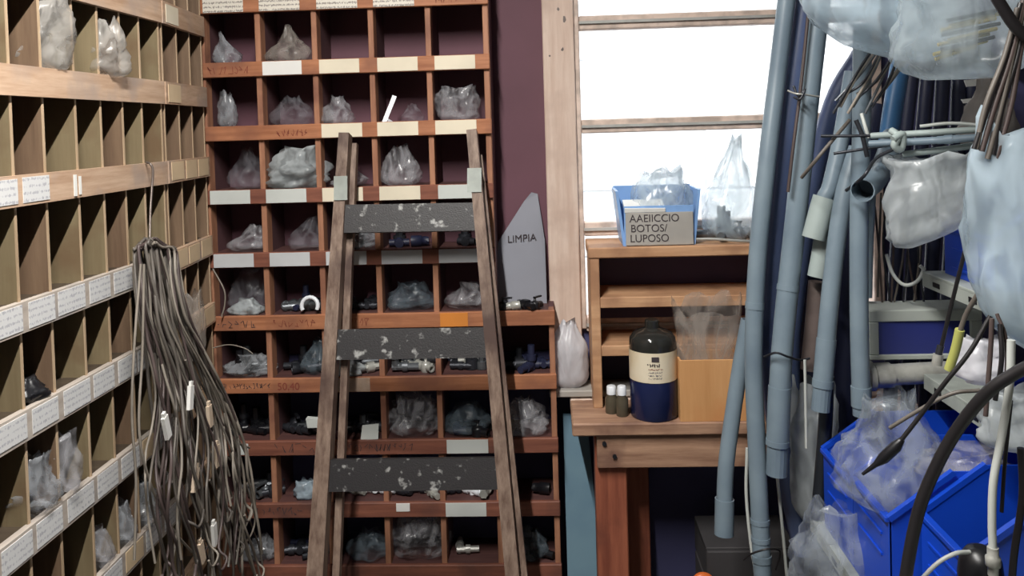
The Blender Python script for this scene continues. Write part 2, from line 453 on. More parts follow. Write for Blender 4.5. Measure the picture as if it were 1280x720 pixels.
# ------------------------------------------------------------------ back pigeonhole shelf
CW, RH, X0S, YF, YB = .165, .043, -.998, 2.367, 2.524
RB = [1.898 - .1841*i for i in range(11)]            # bottoms of the rails
DX = [X0S + CW*i for i in range(7)]
bs = thing('pigeonhole_shelf', (X0S+CW*3, 2.45, 0), 'tall orange-brown wooden pigeonhole shelf covering the maroon wall behind the ladder', 'shelf')
TOPZ = 2.30
for i, x in enumerate(DX):
    top = TOPZ if i < 6 else RB[5]+RH
    dv = MB().box(x-.0075, x+.0075, YF+.045, YB, 0, top).build('divider', 'shelf_inside_shaded', bs)  # rear of the divider coloured dark for the unlit part of its face
    MB().box(x-.008, x+.008, YF+.003, YF+.046, 0, top, .0015).build('edge_strip', 'shelf_wood_up', dv)  # wood front edge, carried back to stand for the lit band
RBX = [2.266, 2.082] + RB
rails = []
for i, z in enumerate(RBX):
    k = i-2
    x1 = DX[5]+.010 if k < 5 else DX[6]+.010
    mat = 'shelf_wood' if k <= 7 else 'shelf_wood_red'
    if k in (3, 4, 7, 8, 9): mat = 'shelf_wood_red'  # lower rails: redder wood, also darkened in place of lamp falloff
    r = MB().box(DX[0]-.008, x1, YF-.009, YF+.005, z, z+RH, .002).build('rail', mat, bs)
    rails.append(r)
    MB().box(DX[0]+.006, x1-.016, YF+.005, YB, z+RH-.018, z+RH-.003).build('shelf_board', 'shelf_board', bs)
rail = lambda k: rails[k+2]
RW = random.Random(4)
def card_on(k, c, mat, dx0=.014, dx1=.132, name='label_card', dz=(0,0)):
    x = DX[c]+RW.uniform(-.003,.003); z = RB[k]
    return MB().box(x+dx0, x+dx1, YF-.0105, YF-.008, z+.002+dz[0], z+RH-.0015+dz[1], .0004).build(name, mat, rail(k))
for c in range(4): card_on(0, c, 'card_printed')
scribble((DX[4]+.02, YF-.0095, RB[0]+.008), (1,0,0), (0,0,1), .12, .022, 3, 'ink_red', rail(0))
for c in range(1, 5): card_on(1, c, 'paper' if c < 2 else 'paper_cream', .016 if c > 1 else .018)
scribble((DX[0]+.02, YF-.0095, RB[1]+.010), (1,0,0), (0,0,1), .12, .02, 5, 'ink_red', rail(1))
for c in range(2, 5): card_on(2, c, 'paper_cream')
scribble((DX[1]+.05, YF-.0095, RB[2]+.010), (1,0,0), (0,0,1), .09, .018, 6, 'ink_red', rail(2))
for c in range(5): card_on(3, c, ('paper_grey','paper_grey','paper_cream','paper_cream','paper_grey')[c])
for c in range(5): card_on(4, c, 'paper_bluegrey')
for c, s in ((0,11),(1,12),(2,13)):
    scribble((DX[c]+.02, YF-.0095, RB[5]+.010), (1,0,0), (0,0,1), .11, .02, s, 'ink_red' if c else 'ink', rail(5))
card_on(5, 4, 'card_orange', .01, .09)
scribble((DX[0]+.012, YF-.0095, RB[6]+.016), (1,0,0), (0,0,1), .15, .014, 21, 'ink', rail(6))
text_mesh('50,40', .030, (DX[1]+.024, YF-.0095, RB[6]+.010), (1,0,0), (0,0,1), 'ink_red', rail(6), 'handwriting')
card_on(6, 2, 'side_rail', .02, .13)
scribble((DX[1]+.01, YF-.0095, RB[7]+.010), (1,0,0), (0,0,1), .12, .026, 23, 'ink', rail(7))
scribble((DX[2]+.03, YF-.0095, RB[7]+.012), (1,0,0), (0,0,1), .22, .02, 24, 'ink', rail(7))
card_on(7, 0, 'paper_grey', .055, .095, dz=(.003,-.004)); card_on(7, 4, 'paper_grey', .016, .136)
scribble((DX[0]+.10, YF-.0095, RB[8]+.012), (1,0,0), (0,0,1), .14, .02, 25, 'ink', rail(8))
card_on(8, 4, 'paper_grey', .012, .13); card_on(8, 3, 'paper', .03, .07, dz=(.016,0))

# ------------------------------------------------------------------ side shelf in two units
SZ = [1.831, 1.630, 1.431, 1.204, 1.010, .800, .590, .380, .170]       # rail bottoms
SZ = [2.032] + SZ
SH = .056
def side_unit(name, label, A, Bp, ys, cards, depth, mats, nrail=len(SZ)):
    """A, Bp: floor points of the front edge, near and far; ys: divider positions along it in metres"""
    A, Bp = Vector(A), Vector(Bp); t = (Bp-A).normalized(); n = Vector((t.y, -t.x, 0))    # n points into the room
    L = (Bp-A).length; t_ = thing(name, (A+Bp)/2, label, 'shelf'); up = Vector((0,0,1))
    def slab(s0, s1, d0, d1, z0, z1, nm, mat, par):
        q = [A + t*s + n*d for s, d in ((s0,d0),(s1,d0),(s1,d1),(s0,d1))]
        return MB().hexa([a + up*z0 for a in q] + [a + up*z1 for a in q]).build(nm, mat, par)
    for k, s in enumerate(ys):
        dv = slab(s-.0028, s+.0028, -depth, -.004, 0, 2.25, 'divider', mats[k % len(mats)], t_)
        slab(s-.0028, s+.0028, -.004, -.002, 0, 2.25, 'edge_strip', 'side_edge', dv)
    for i, z in enumerate(SZ):
        r = slab(-.004, L+.004, -.008, .006, z, z+SH, 'rail', 'side_rail_pale' if i > 3 and name == 'label_shelf' else 'side_rail', t_)
        slab(0, L, -depth, -.008, z+SH-.016, z+SH-.004, 'shelf_board', 'side_board', t_)
        for k in range(len(ys)-1):
            m_ = cards(i, k)
            if m_:
                w_ = ys[k+1]-ys[k]; j = RW.uniform(-.003,.003)
                slab(ys[k]+w_*.09+j, ys[k+1]-w_*.07+j, .0055, .0072, z+.004+RW.uniform(0,.003), z+SH-.003-RW.uniform(0,.003), 'label_card', m_, r)
    slab(0, L, -depth-.006, -depth, 0, 2.25, 'back_panel', 'side_back', t_)
    return t_
YS = [1.04, 1.14, 1.24, 1.342, 1.442, 1.536, 1.645, 1.740, 1.832, 1.921, 2.020]
def cards1(i, k):
    if i in (0, 1, 2): return None
    if i == 3: return 'card_hand' if k < 5 else ('paper_cream' if k == 8 and False else None)
    if i == 4: return 'card_hand'
    return 'card_hand' if (i+k) % 7 else 'tag_beige'
u1 = side_unit('label_shelf', 'long tan pigeonhole shelf with narrow cells and label strips along side wall', (-.956, YS[0], 0), (-.956, YS[-1], 0), [y-YS[0] for y in YS], cards1, .25, ['side_divider','side_divider','side_divider_brown'])
def cards2(i, k):
    if i == 2: return 'tag_beige' if k == 0 else None
    return 'tag_beige' if i > 2 else ('paper_cream' if i == 1 and k == 0 else None)
a2, b2 = Vector((-.956, 2.034, 0)), Vector((-.985, 2.345, 0)); L2 = (b2-a2).length
u2 = side_unit('corner_shelf', 'narrow brown pigeonhole shelf between long side shelf and back shelf', a2, b2, [.004, L2*.345, L2*.665, L2-.004], cards2, .21, ['side_divider_brown'])
# torn paper pieces on the third rail of the long shelf
MB().box(-.9495, -.948, 1.612, 1.622, 1.435, 1.478).build('paper_or_light_spot', 'paper', u1); MB().box(-.9495, -.948, 1.630, 1.638, 1.437, 1.474).build('paper_or_light_spot', 'paper', u1)

# ------------------------------------------------------------------ contents of the pigeonholes
ORD = ['first','second','third','fourth','fifth','sixth','seventh','eighth','ninth']
def where(r, c): return 'in the %s row under the printed labels, %s column' % (ORD[r-1], ORD[c])
def cell(r, c, fx=.5, dy=.07): return Vector((DX[c]+CW*fx, YF+dy, RB[r]+RH-.003))
fit = {}
mb = MB(); mb.tube(arc([(-.016,0,.014),(0,0,.014),(.008,0,.018),(.012,0,.030),(.012,0,.042)], 4), .0095, 10, hollow=.25)
mb.tube([(-.022,0,.014),(-.008,0,.014)], .014, 10, hollow=.3); mb.tube([(.012,0,.036),(.012,0,.050)], .014, 10, hollow=.3); fit['elbow'] = mb
mb = MB(); mb.tube([(-.026,0,.013),(.026,0,.013)], .0095, 10); mb.tube([(0,0,.013),(0,0,.036)], .0095, 10, hollow=.3)
for a, b_ in (((-.028,0,.013),(-.014,0,.013)), ((.014,0,.013),(.028,0,.013)), ((0,0,.026),(0,0,.040))): mb.tube([a, b_], .013, 10, hollow=.3)
fit['tee'] = mb
mb = MB(); mb.tube([(-.02,0,.015),(-.006,0,.015),(-.006,0,.015),(.02,0,.015)], [.012,.012,.015,.015], 8, hollow=.3); fit['coupling'] = mb
mb = MB(); mb.tube([(0,-.012,.018),(0,.012,.018)], .018, 6, hollow=.4); fit['nut'] = mb
mb = MB(); mb.tube([(-.03,0,.014),(.03,0,.014)], .011, 10, hollow=.3); mb.lathe([(.014,0),(.016,.006),(.016,.022),(.012,.028),(.004,.03),(.004,.04)], (0,0,0), 10); mb.box(-.004,.03,-.004,.004,.038,.043); fit['valve'] = mb
FM = {}
def fitting(kind, mat, loc, rz, rx=0., sc=1., label='', group='loose fittings in the pigeonholes'):
    key = (kind, mat)
    if key not in FM:
        me = fit[kind].mesh('pipe_'+kind, Vector((0,0,0))); me.materials.append(MATS[mat]); FM[key] = me
    o = bpy.data.objects.new('pipe_'+kind, FM[key]); C.objects.link(o)
    o.location = loc; o.rotation_euler = (rx, 0, rz); o.scale = (sc,)*3
    return tag(o, label, 'pipe fitting', group)
WORD = {'dark_metal': 'dark', 'mid_metal': 'grey metal', 'black': 'black', 'pvc_navy': 'blue plastic', 'pvc_dark': 'dark blue', 'white_plastic': 'white plastic', 'pvc_light': 'pale plastic', 'steel': 'steel', 'brass': 'brass'}
FR = random.Random(9)
def pile(r, c, n, mats, fx0=.15, fx1=.85, sc=1.0, dy0=.034, dy1=.09):
    """loose fittings lying in one row across a pigeonhole, a few on top"""
    kinds = ['elbow','tee','coupling','valve','nut']; top = []
    for i in range(n):
        fx = fx0 + (fx1-fx0)*((i % max(1, (n+1)//2)) + .5)/max(1, (n+1)//2)
        lay = i // max(1, (n+1)//2)
        kd = FR.choice(kinds); mt = FR.choice(mats)
        p = cell(r, c, fx, dy0 + .015 if not lay else dy0 + .055); 
        s_ = sc*FR.uniform(.9, 1.2); lie = FR.random() < .65
        if lie: p.z += .0135*s_
        fitting(kd, mt, p, math.pi + FR.uniform(-.5, .5) if lie else FR.uniform(0, 6.28), math.pi/2 if lie else 0, s_, '%s pipe %s lying loose %s' % (WORD[mt], kd, where(r, c)))
def cbag(r, c, w, h, mat, desc, seed, fx=.5, d=.10, dy=.07, **kw):
    return bag(cell(r, c, fx, dy), w, d, h, seed, mat, 'plastic_bag', '%s %s' % (desc, where(r, c)), 'plastic bag', 'bags in the pigeonholes', **kw)
# row 1
cbag(1, 0, .085, .095, 'film_grey', 'small pointed clear bag', 1, .36, .07, .045, neck=.08, belly=.1, lean=(-.25,0))
cbag(1, 1, .125, .105, 'film_dusty', 'dusty peaked clear bag', 2, .45, .10, .06, neck=.12, belly=.12)
# row 2
cbag(2, 0, .05, .10, 'film_grey', 'narrow upright clear bag', 3, .33, .05, .035, neck=.6, belly=.5)
cbag(2, 1, .11, .085, 'film_faint', 'faint thin clear bag', 4, .45)
cbag(2, 2, .095, .08, 'film_clear', 'low crumpled clear bag', 5, .30, .09, .05, neck=.3, belly=.2)
mb = MB(); c0 = cell(2,3,.16,.02); mb.beam(c0+Vector((0,0,.0)), c0+Vector((.030,.02,.078)), (.006,0,-.002), (0,.0015,0)); mb.beam(c0+Vector((.004,.004,.012)), c0+Vector((.02,.012,.0)), (.004,0,.003), (0,.0015,0))
tag(mb.build('plastic_strip', 'white_plastic'), 'thin white plastic strip leaning %s' % where(2, 3), 'strip')
cbag(2, 3, .06, .05, 'film_faint', 'tiny faint clear bag', 6, .62)
cbag(2, 4, .115, .10, 'film_clear', 'boxy clear bag', 7, .45, .10, .06, neck=.75, belly=.6)
# row 3
cbag(3, 0, .10, .12, 'film_faint', 'tall faint clear bag', 8, .6, neck=.3, belly=.3)
cbag(3, 1, .145, .118, 'film_white', 'bulky white bag spilling out', 9, .52, .13, .045, neck=.5, belly=.45, crumple=.34, lean=(.18,-.25))
cbag(3, 2, .09, .05, 'film_clear', 'small low clear bag', 10, .45)
cbag(3, 3, .105, .115, 'film_clear', 'tall wrinkled clear bag', 11, .40, .10, .05, neck=.35, belly=.3)
# row 4
cbag(4, 0, .12, .075, 'film_clear', 'slumped clear bag', 12, .58, neck=.25, belly=.2, lean=(.2,0))
cbag(4, 1, .11, .09, 'film_faint', 'leaning clear bag', 13, .62, neck=.25, belly=.2, lean=(.2,0))
cbag(4, 2, .12, .06, 'film_grey', 'flat grey bag', 14, .55, neck=.5)
pile(4, 3, 3, ['dark_metal','pvc_dark'])
pile(4, 4, 2, ['dark_metal'])
# row 5
cbag(5, 0, .12, .12, 'film_faint', 'upright thin clear bag', 15, .52, .08, .09, neck=.5)
cbag(5, 0, .09, .045, 'film_white', 'small white bag', 16, .55, .06, .035, neck=.4)
pile(5, 1, 5, ['dark_metal','mid_metal','pvc_dark'], .2, .8)
mb = MB(); q = cell(5,1,.74,.012); mb.tube([q + Vector((.024*math.cos(a), .004*math.sin(a), .026+.024*math.sin(a))) for a in [i*math.pi/9-.5 for i in range(13)]], .006, 8)
tag(mb.build('pipe_clip', 'white_plastic'), 'white plastic ring clip standing %s' % where(5, 1), 'pipe clip')
cbag(5, 2, .06, .05, 'film_teal', 'small greenish bag', 17, .3)
pile(5, 2, 2, ['dark_metal'], .5, .9)
cbag(5, 3, .13, .075, 'film_teal', 'bluish grey bag', 18, .5, neck=.5)
cbag(5, 4, .13, .07, 'film_clear', 'loose clear bag', 19, .55, neck=.4)
# row 6
cbag(6, 0, .13, .06, 'film_grey', 'shiny grey bag', 20, .55, .09, .05, neck=.45, crumple=.3)
pile(6, 0, 2, ['mid_metal','black'], .2, .6)
cbag(6, 1, .09, .095, 'film_teal', 'blue-green leaning bag', 21, .72, .08, .06, neck=.4, belly=.2, lean=(.2,0))
pile(6, 1, 3, ['dark_metal','pvc_dark'], .3, .9)
for c in (2, 3, 4): pile(6, c, 5, ['dark_metal','mid_metal','steel'])
cbag(6, 2, .09, .05, 'film_white', 'small pale bag', 22, .35, .06, .03)
pile(6, 5, 5, ['pvc_dark','dark_metal'], .3, .95)
# row 7
pile(7, 0, 6, ['dark_metal','black'])
pile(7, 1, 6, ['dark_metal','mid_metal'])
MB_ = MB(); q = cell(7,1,.80,.012); MB_.hexa([q+Vector(v) for v in ((-.03,0,.034),(.03,0,.034),(.03,.02,.036),(-.03,.02,.036),(-.034,0,.062),(.03,0,.056),(.03,.02,.056),(-.034,.02,.062))])
tag(MB_.build('paper_packet', 'paper_grey'), 'small white packet on dark fittings %s' % where(7, 1), 'packet')
pile(7, 2, 7, ['dark_metal','black','mid_metal'])
mb = MB(); q = cell(7,2,.74,-.002); mb.hexa([q+Vector(v) for v in ((-.026,0,.002),(.026,0,.004),(.026,.004,.004),(-.026,.004,.002),(-.022,.012,.040),(.026,.012,.044),(.026,.016,.044),(-.022,.016,.040))])
cd_ = mb.build('paper_tag', 'paper_grey'); tag(cd_, 'grey-white paper tag propped against fittings %s' % where(7, 2), 'paper tag')
cbag(7, 3, .14, .115, 'film_clear', 'big loose clear bag', 23, .48, .11, .06, neck=.7, belly=.5, crumple=.28)
cbag(7, 4, .13, .085, 'film_teal', 'dark-filled bluish bag', 24, .45, .1, .06, neck=.45)
pile(7, 4, 4, ['pvc_dark','black'], .2, .8, dy0=.0)
cbag(7, 5, .12, .10, 'film_clear', 'sagging clear bag', 25, .45, .10, .05, neck=.45, crumple=.3)
# row 8
pile(8, 0, 7, ['dark_metal','black','mid_metal'], .4, .95)
cbag(8, 1, .06, .05, 'film_blue', 'small pale blue bag', 26, .5, .05, .04, neck=.7)
for c in (2, 3, 4): pile(8, c, 5, ['steel','dark_metal','white_plastic'])
pile(8, 5, 1, ['black'], .6, .9)
# row 9
cbag(9, 0, .10, .06, 'film_grey', 'grey crumpled bag', 27, .6, .08, .05, neck=.4)
pile(9, 1, 4, ['dark_metal','pvc_dark'])
cbag(9, 2, .12, .07, 'film_teal', 'low bluish bag', 28, .6, .1, .06, neck=.4)
cbag(9, 3, .145, .125, 'film_clear', 'cell-filling clear bag', 29, .5, .12, .07, neck=.8, belly=.6, crumple=.28)
pile(9, 4, 1, ['steel'], .2, .4)
cbag(9, 5, .10, .08, 'film_teal', 'dark crumpled bag', 30, .5, .09, .05, neck=.4)
pile(9, 5, 2, ['mid_metal','black'], .3, .9)
# things standing on the lower part of the shelf beside the upper part
z6 = RB[5]+RH-.003
for i, (fx, kd) in enumerate(((.16,'valve'),(.34,'coupling'),(.56,'nut'),(.72,'valve'))):
    fitting(kd, 'black' if i != 1 else 'steel', (DX[5]+CW*fx, YF+.016, z6), .3*i, 0, .9, '%s pipe %s in front of the grey pointed panel' % ('black' if i != 1 else 'steel', kd), 'fittings below the grey panel')
pts = [P(u, v, 2.50) for u, v in ((616,386),(684,386),(681,300),(672,243),(664,241),(655,252),(621,305))]
pn = thing('pointed_panel', (pts[0]+pts[1])/2, 'grey pointed panel lettered in black, leaning on the maroon wall', 'panel')
mb = MB(); n_ = len(pts); zf = z6-pts[0].z
pp = [Vector((p.x, 2.47 + .045*min(1, (p.z-pts[0].z)/.33), p.z + (zf if i < 2 else 0))) for i, p in enumerate(pts)]
mb.add(pp + [p + Vector((0,.006,0)) for p in pp], [tuple(range(n_)), tuple(range(2*n_-1, n_-1, -1))] + [(i, n_+i, n_+(i+1) % n_, (i+1) % n_) for i in range(n_)])
mb.build('panel_board', 'grey_panel', pn)
o0 = P(634, 304, 2.485); text_mesh('LIMPIA', .030, (o0.x, 2.494, o0.z), (1,0,.06), (0,.13,1), 'ink', pn)

# side shelf contents
def sbag(r, k0, fy, x, w, d, h, mat, seed, label, **kw):
    y = YS[k0]+(YS[k0+1]-YS[k0])*fy
    return bag((x, y, SZ[r]+SH-.004), w, d, h, seed, mat, 'plastic_bag', label, 'plastic bag', 'bags in the side shelf', **kw)
sbag(2, 5, .5, -.985, .09, .095, .145, 'film_wrap', 41, 'bulging clear bag stuffed in the top visible cells of the long side shelf', neck=.85, belly=.7, crumple=.2)
sbag(2, 7, .55, -.975, .09, .085, .125, 'film_wrap', 42, 'crumpled white bag poking out beside the bulging clear bag in side shelf', neck=.5, belly=.5, crumple=.28)
sbag(5, 4, .55, -.99, .07, .07, .045, 'black', 43, 'small shiny black plastic bundle in a cell of the long side shelf', neck=.4)
sbag(6, 4, .55, -.985, .08, .085, .105, 'film_grey', 44, 'silvery crumpled bag below the black bundle in the side shelf', neck=.6, crumple=.3)
sbag(6, 5, .25, -.975, .07, .06, .12, 'film_clear', 45, 'tall clear bag beside the silvery bag in the side shelf', neck=.75, belly=.7)
sbag(7, 6, .5, -.985, .07, .07, .08, 'film_clear', 46, 'small clear bag low in the long side shelf', neck=.5)
sbag(7, 7, .5, -.985, .07, .07, .09, 'film_grey', 47, 'grey crumpled bag low in the side shelf near the cables', neck=.5)
sbag(7, 8, .5, -.98, .08, .08, .10, 'film_grey', 48, 'wrinkled grey bag behind the hanging cables, lowest in the side shelf', neck=.5, crumple=.3)
wb = PX(240, 412, -.93)
bag((-.93, wb.y, wb.z-.075), .05, .11, .165, 49, 'film_dusty', 'plastic_bag', 'pale bag hanging out of the corner shelf behind the cables', 'plastic bag', rz=.1, neck=.75, belly=.6, crumple=.12)
# ------------------------------------------------------------------ cables hanging on the side shelf
cb = thing('cable_bundle', PX(186, 300, -.915), 'thick bundle of grey cables hanging from a hook on the side shelf', 'cables')
hk = [PX(183,203,-.947), PX(188,205,-.935), PX(191,213,-.93), PX(190,232,-.93), PX(188,262,-.925), PX(187,300,-.915), PX(186,312,-.905)]
MB().tube(arc(hk, 5), .0028, 8).build('hook', 'hook_steel', cb)
CR = random.Random(17)
def interp(v):             # centre and half width of the bundle in the photograph at height v
    K = [(298,188,20),(312,192,28),(345,196,28),(400,205,30),(450,222,36),(500,235,46),(560,245,58),(620,250,62),(680,258,62),(760,262,66)]
    for a, b_ in zip(K[:-1], K[1:]):
        if v <= b_[0]:
            t = (v-a[0])/(b_[0]-a[0]); return a[1]+(b_[1]-a[1])*t, a[2]+(b_[2]-a[2])*t
    return K[-1][1:]
for i in range(74):
    s = CR.uniform(-1, 1); end = CR.choice((CR.uniform(480,640), CR.uniform(620,770), CR.uniform(680,780))); x0 = -.925 + .05*CR.random(); pts = []
    v = 300 + 14*abs(s) + CR.uniform(-3, 5); drift = CR.uniform(-.25,.25); ph = CR.uniform(0, 6.28)
    while v < end:
        c, hw = interp(v); q = max(-1.1, min(1.1, s + drift*(v-300)/300 + .13*math.sin(v/38+ph)))
        xx = x0 + .10*min(1, (v-300)/300)*CR.uniform(.85,1.1)*(.4+.6*abs(math.sin(i*1.7)))
        pts.append(PX(c+hw*q, v, xx)); v += CR.uniform(26, 40)
    if len(pts) < 3: continue
    pts = [PX(188+7*s, 297+9*CR.random(), x0+.004), PX(190+CR.uniform(12,24)*s, 300+9*abs(s)+CR.uniform(0,7), x0+.004)] + pts
    if i % 4 == 0 and end > 560:         # the end curls up again
        c, hw = interp(end); sg = CR.choice((-1, 1)); l = pts[-1]
        for a in (0.6, 1.3, 2.1, 2.9): pts.append(l + Vector((.02, sg*.028*(1-math.cos(a)), -.034*math.sin(a))))
    MB().tube(arc(pts, 4), CR.choice((.0026,.0030,.0036)), 6).build('cable', CR.choice(('cable_grey','cable_grey','cable_light','cable_brown')), cb)
# long loops springing out to the right of the bundle
for L_ in ([(262,470),(282,520),(308,570),(316,620),(305,662),(290,652),(296,625),(312,600)], [(250,500),(275,560),(300,590),(318,640),(314,668),(296,690)], [(240,470),(262,540),(282,600),(290,622),(276,622),(262,600)], [(262,480),(285,560),(296,600),(300,640),(318,690),(325,720)], [(266,560),(292,640),(308,690),(320,725)], [(232,450),(262,530),(290,550),(312,560)], [(176,330),(168,430),(165,520),(170,600),(168,700)], [(180,330),(178,440),(174,540),(190,610),(215,660),(240,690)]):
    MB().tube(arc([PX(u, v, -.84) for u, v in L_], 6), .0027, 6).build('cable', 'cable_light', cb)
for u, v, a, mt in ((208,534,.3,'paper'),(271,570,-.05,'plug_cream'),(252,690,.25,'plug_cream'),(268,668,.1,'paper'),(244,600,-.35,'plug_cream'),(238,497,-.2,'paper'),(262,520,.1,'plug_cream')):
    p = PX(u, v, -.815); dn = Vector((0, math.sin(a), -math.cos(a)))
    mb = MB(); mb.beam(p-dn*.026, p+dn*.026, Vector((.004,0,0)), Vector((0, math.cos(a), math.sin(a)))*.009)
    mb.beam(p-dn*.036, p-dn*.026, Vector((.003,0,0)), Vector((0, math.cos(a), math.sin(a)))*.005); mb.build('cable_plug', mt, cb)
# a thin wire in the corner of the back shelf
tag(MB().tube(arc([P(u, v, 2.34) for u, v in ((266,336),(280,362),(281,380),(277,396))], 5), .0022, 6).build('wire', 'cable_light'), 'thin pale wire hanging at the corner of the two shelves', 'wire')
tag(MB().tube(arc([P(u, v, 2.34) for u, v in ((262,436),(285,431),(305,435),(316,442))], 5), .0016, 6).build('wire', 'cable_light'), 'thin wire sticking across a pigeonhole at the corner', 'wire')

# ------------------------------------------------------------------ wooden ladder
ld = thing('step_ladder', (-.36, 1.95, 0), 'old wooden stepladder with black paint-spattered treads leaning on the back shelf', 'ladder')
def lad(u, v, off=0.):      # a point of the ladder's plane, its top near the shelf and its foot forward
    y = 2.0
    for _ in range(12):
        p = P(u, v, y); y = 2.305 - .26*(1.535-p.z) + off
    return P(u, v, y)
kd = Vector((0, .967, -.254))*.022
def stile(u0, v0, u1, v1, wpx, nm, off=0., zfoot=0., wtop=None):
    a, b_ = lad(u0, v0, off), lad(u1, v1, off); d = (b_-a); foot = a + d*((a.z-zfoot)/(-d.z))
    wv = Vector((1,0,d.x/(-d.z)*1.)).normalized()*(wpx*2.1/F/2)
    mb = MB(); a2 = a - d.normalized()*0
    k_ = kd if not off else kd*.55; wt = wv*((wtop or wpx)/wpx)
    mb.hexa([foot-wv-k_, foot+wv-k_, foot+wv+k_, foot-wv+k_, a2-wt-k_, a2+wt-k_, a2+wt+k_, a2-wt+k_]); return mb.build(nm, 'ladder_wood', ld)
stile(432, 168, 396, 720, 23, 'stile', wtop=14); stile(590, 164, 641, 720, 18, 'stile', wtop=14)
stile(443, 180, 421, 720, 9, 'rear_leg', .036, .25); stile(599, 195, 655, 720, 9, 'rear_leg', .036, .25)
for u, v0, v1, wpx in ((426, 220, 250, 17), (593, 210, 240, 18)):
    a, b_ = lad(u, v0, -.024), lad(u, v1, -.024); MB().beam(b_, a, (wpx*2.25/F/2,0,0), (0,.003,0)).build('joint_plate', 'rack_grey', ld)
for v0, v1, ul, ur in ((256,291,430,594), (412,450,417,614), (575,615,407,630)):
    q = [lad(ul, v1, -.012), lad(ur, v1-3, -.012), lad(ur, v0-3, -.012), lad(ul, v0, -.012)]; th = Vector((0,.022,-.005))
    MB().hexa([q[0], q[1], q[1]+th, q[0]+th, q[3], q[2], q[2]+th, q[3]+th]).build('tread', 'tread_paint', ld)

# ------------------------------------------------------------------ work table and what stands on it
TX0, TX1, TY0 = .04, 1.0, 2.20
tb = thing('work_table', (.55, 2.36, 0), 'worn wooden work table with reddish legs below the window', 'table')
MB().box(TX0, TX1, TY0, 2.395, .715, .75, .004).build('top_plank', 'table_wood', tb)
MB().box(TX0, TX1, 2.398, 2.515, .715, .75, .004).build('top_plank', 'casing_wood', tb)
MB().box(.105, TX1-.06, TY0+.018, TY0+.040, .622, .715, .002).build('apron', 'table_wood', tb)
MB().box(.165, .187, TY0+.116, 2.42, .63, .715, .002).build('apron', 'table_wood', tb)
MB().box(TX1-.08, TX1-.06, TY0+.03, 2.50, .63, .715, .002).build('apron', 'table_wood', tb)
for x0, x1 in ((.100,.185), (TX1-.15, TX1-.07)):
    MB().box(x0, x1, TY0+.040, TY0+.115, 0, .715, .003).build('leg', 'leg_wood', tb)
    MB().box(x0+(.08 if x0 < .5 else 0), x1+(.08 if x0 < .5 else 0), 2.43, 2.50, 0, .715, .003).build('leg', 'leg_wood', tb)
for x, z in ((.125,.69),(.152,.655)):
    MB().tube([(x, TY0+.019, z), (x, TY0+.012, z)], .006, 8).build('bolt', 'dark_metal', tb)

HX0, HX1, HY, HT = .104, .66, 2.32, 1.203
hu = thing('desk_shelf', ((HX0+HX1)/2, 2.42, .75), 'low pale wooden shelf unit standing on the work table under the window', 'shelf')
MB().box(HX0, HX0+.026, HY, 2.512, .75, HT-.03, .002).build('side_panel', 'hutch_wood', hu)
MB().box(HX1-.026, HX1, HY, 2.512, .75, HT-.03, .002).build('side_panel', 'hutch_wood', hu)
MB().box(HX0-.004, HX1+.004, HY-.004, 2.515, HT-.03, HT, .003).build('top_board', 'hutch_wood', hu)
for z in (1.032, .896): MB().box(HX0+.026, HX1-.026, HY+.002, 2.505, z, z+.03, .002).build('shelf_board', 'hutch_wood', hu)
MB().box(HX0+.02, HX1-.02, 2.506, 2.511, .75, HT-.03).build('back_panel', 'hutch_back', hu)

# big dark bottle
bx, by = P(818, 525, 2.262).x, 2.262
bt = thing('glue_bottle', (bx, by, .75), 'large dark bottle with cream label and navy base on the work table', 'bottle')
MB().lathe([(.060,0),(.064,.006),(.064,.098),(.0635,.104)], (bx,by,.75), 32).build('bottle_base', 'bottle_navy', bt)
MB().lathe([(.0635,.104),(.0635,.185),(.064,.200),(.062,.214),(.052,.228),(.034,.236),(.020,.240),(.017,.246),(.017,.252)], (bx,by,.75), 32).build('bottle_body', 'bottle_black', bt)
MB().lathe([(.019,.240),(.0195,.243),(.0195,.260),(.017,.263)], (bx,by,.75), 20, False).build('bottle_cap', 'bottle_black', bt)
mb = MB(); n = 36
vs = []
for k in range(n+1):
    a = -math.pi/2 - 1.75 + 3.5*k/n
    for z in (.106, .186): vs.append((bx+.0645*math.cos(a), by+.0645*math.sin(a), .75+z))
mb.add(vs, [(2*k, 2*k+2, 2*k+3, 2*k+1) for k in range(n)], True); lb = mb.build('bottle_label', 'label_cream', bt)
def on_label(s, z, d=.0668): a = -math.pi/2 + s/.0645; return Vector((bx+d*math.cos(a), by+d*math.sin(a), .75+z))
mb = MB()
for s0, s1, z0, z1 in ((-.011,.008,.164,.177),): mb.add([on_label(s0,z0), on_label(s1,z0), on_label(s1,z1), on_label(s0,z1)], [(0,1,2,3)])
mb.build('label_print', 'ink', lb)
def wrap(o):                # bend flat print round the bottle
    for v in o.data.vertices:
        a = -math.pi/2 + v.co.x/.0645; v.co.x, v.co.y = .0655*math.cos(a), .0655*math.sin(a)
wrap(scribble((bx-.022, by-.0655, .75+.150), (1,0,0), (0,0,1), .034, .008, 61, 'ink', lb, 'label_print', .0026))
for j in range(4): wrap(scribble((bx-.02, by-.0655, .75+.141-.008*j), (1,0,0), (0,0,1), .036, .004, 62+j, 'ink_faint' if j else 'ink_red', lb, 'label_print', .0011))
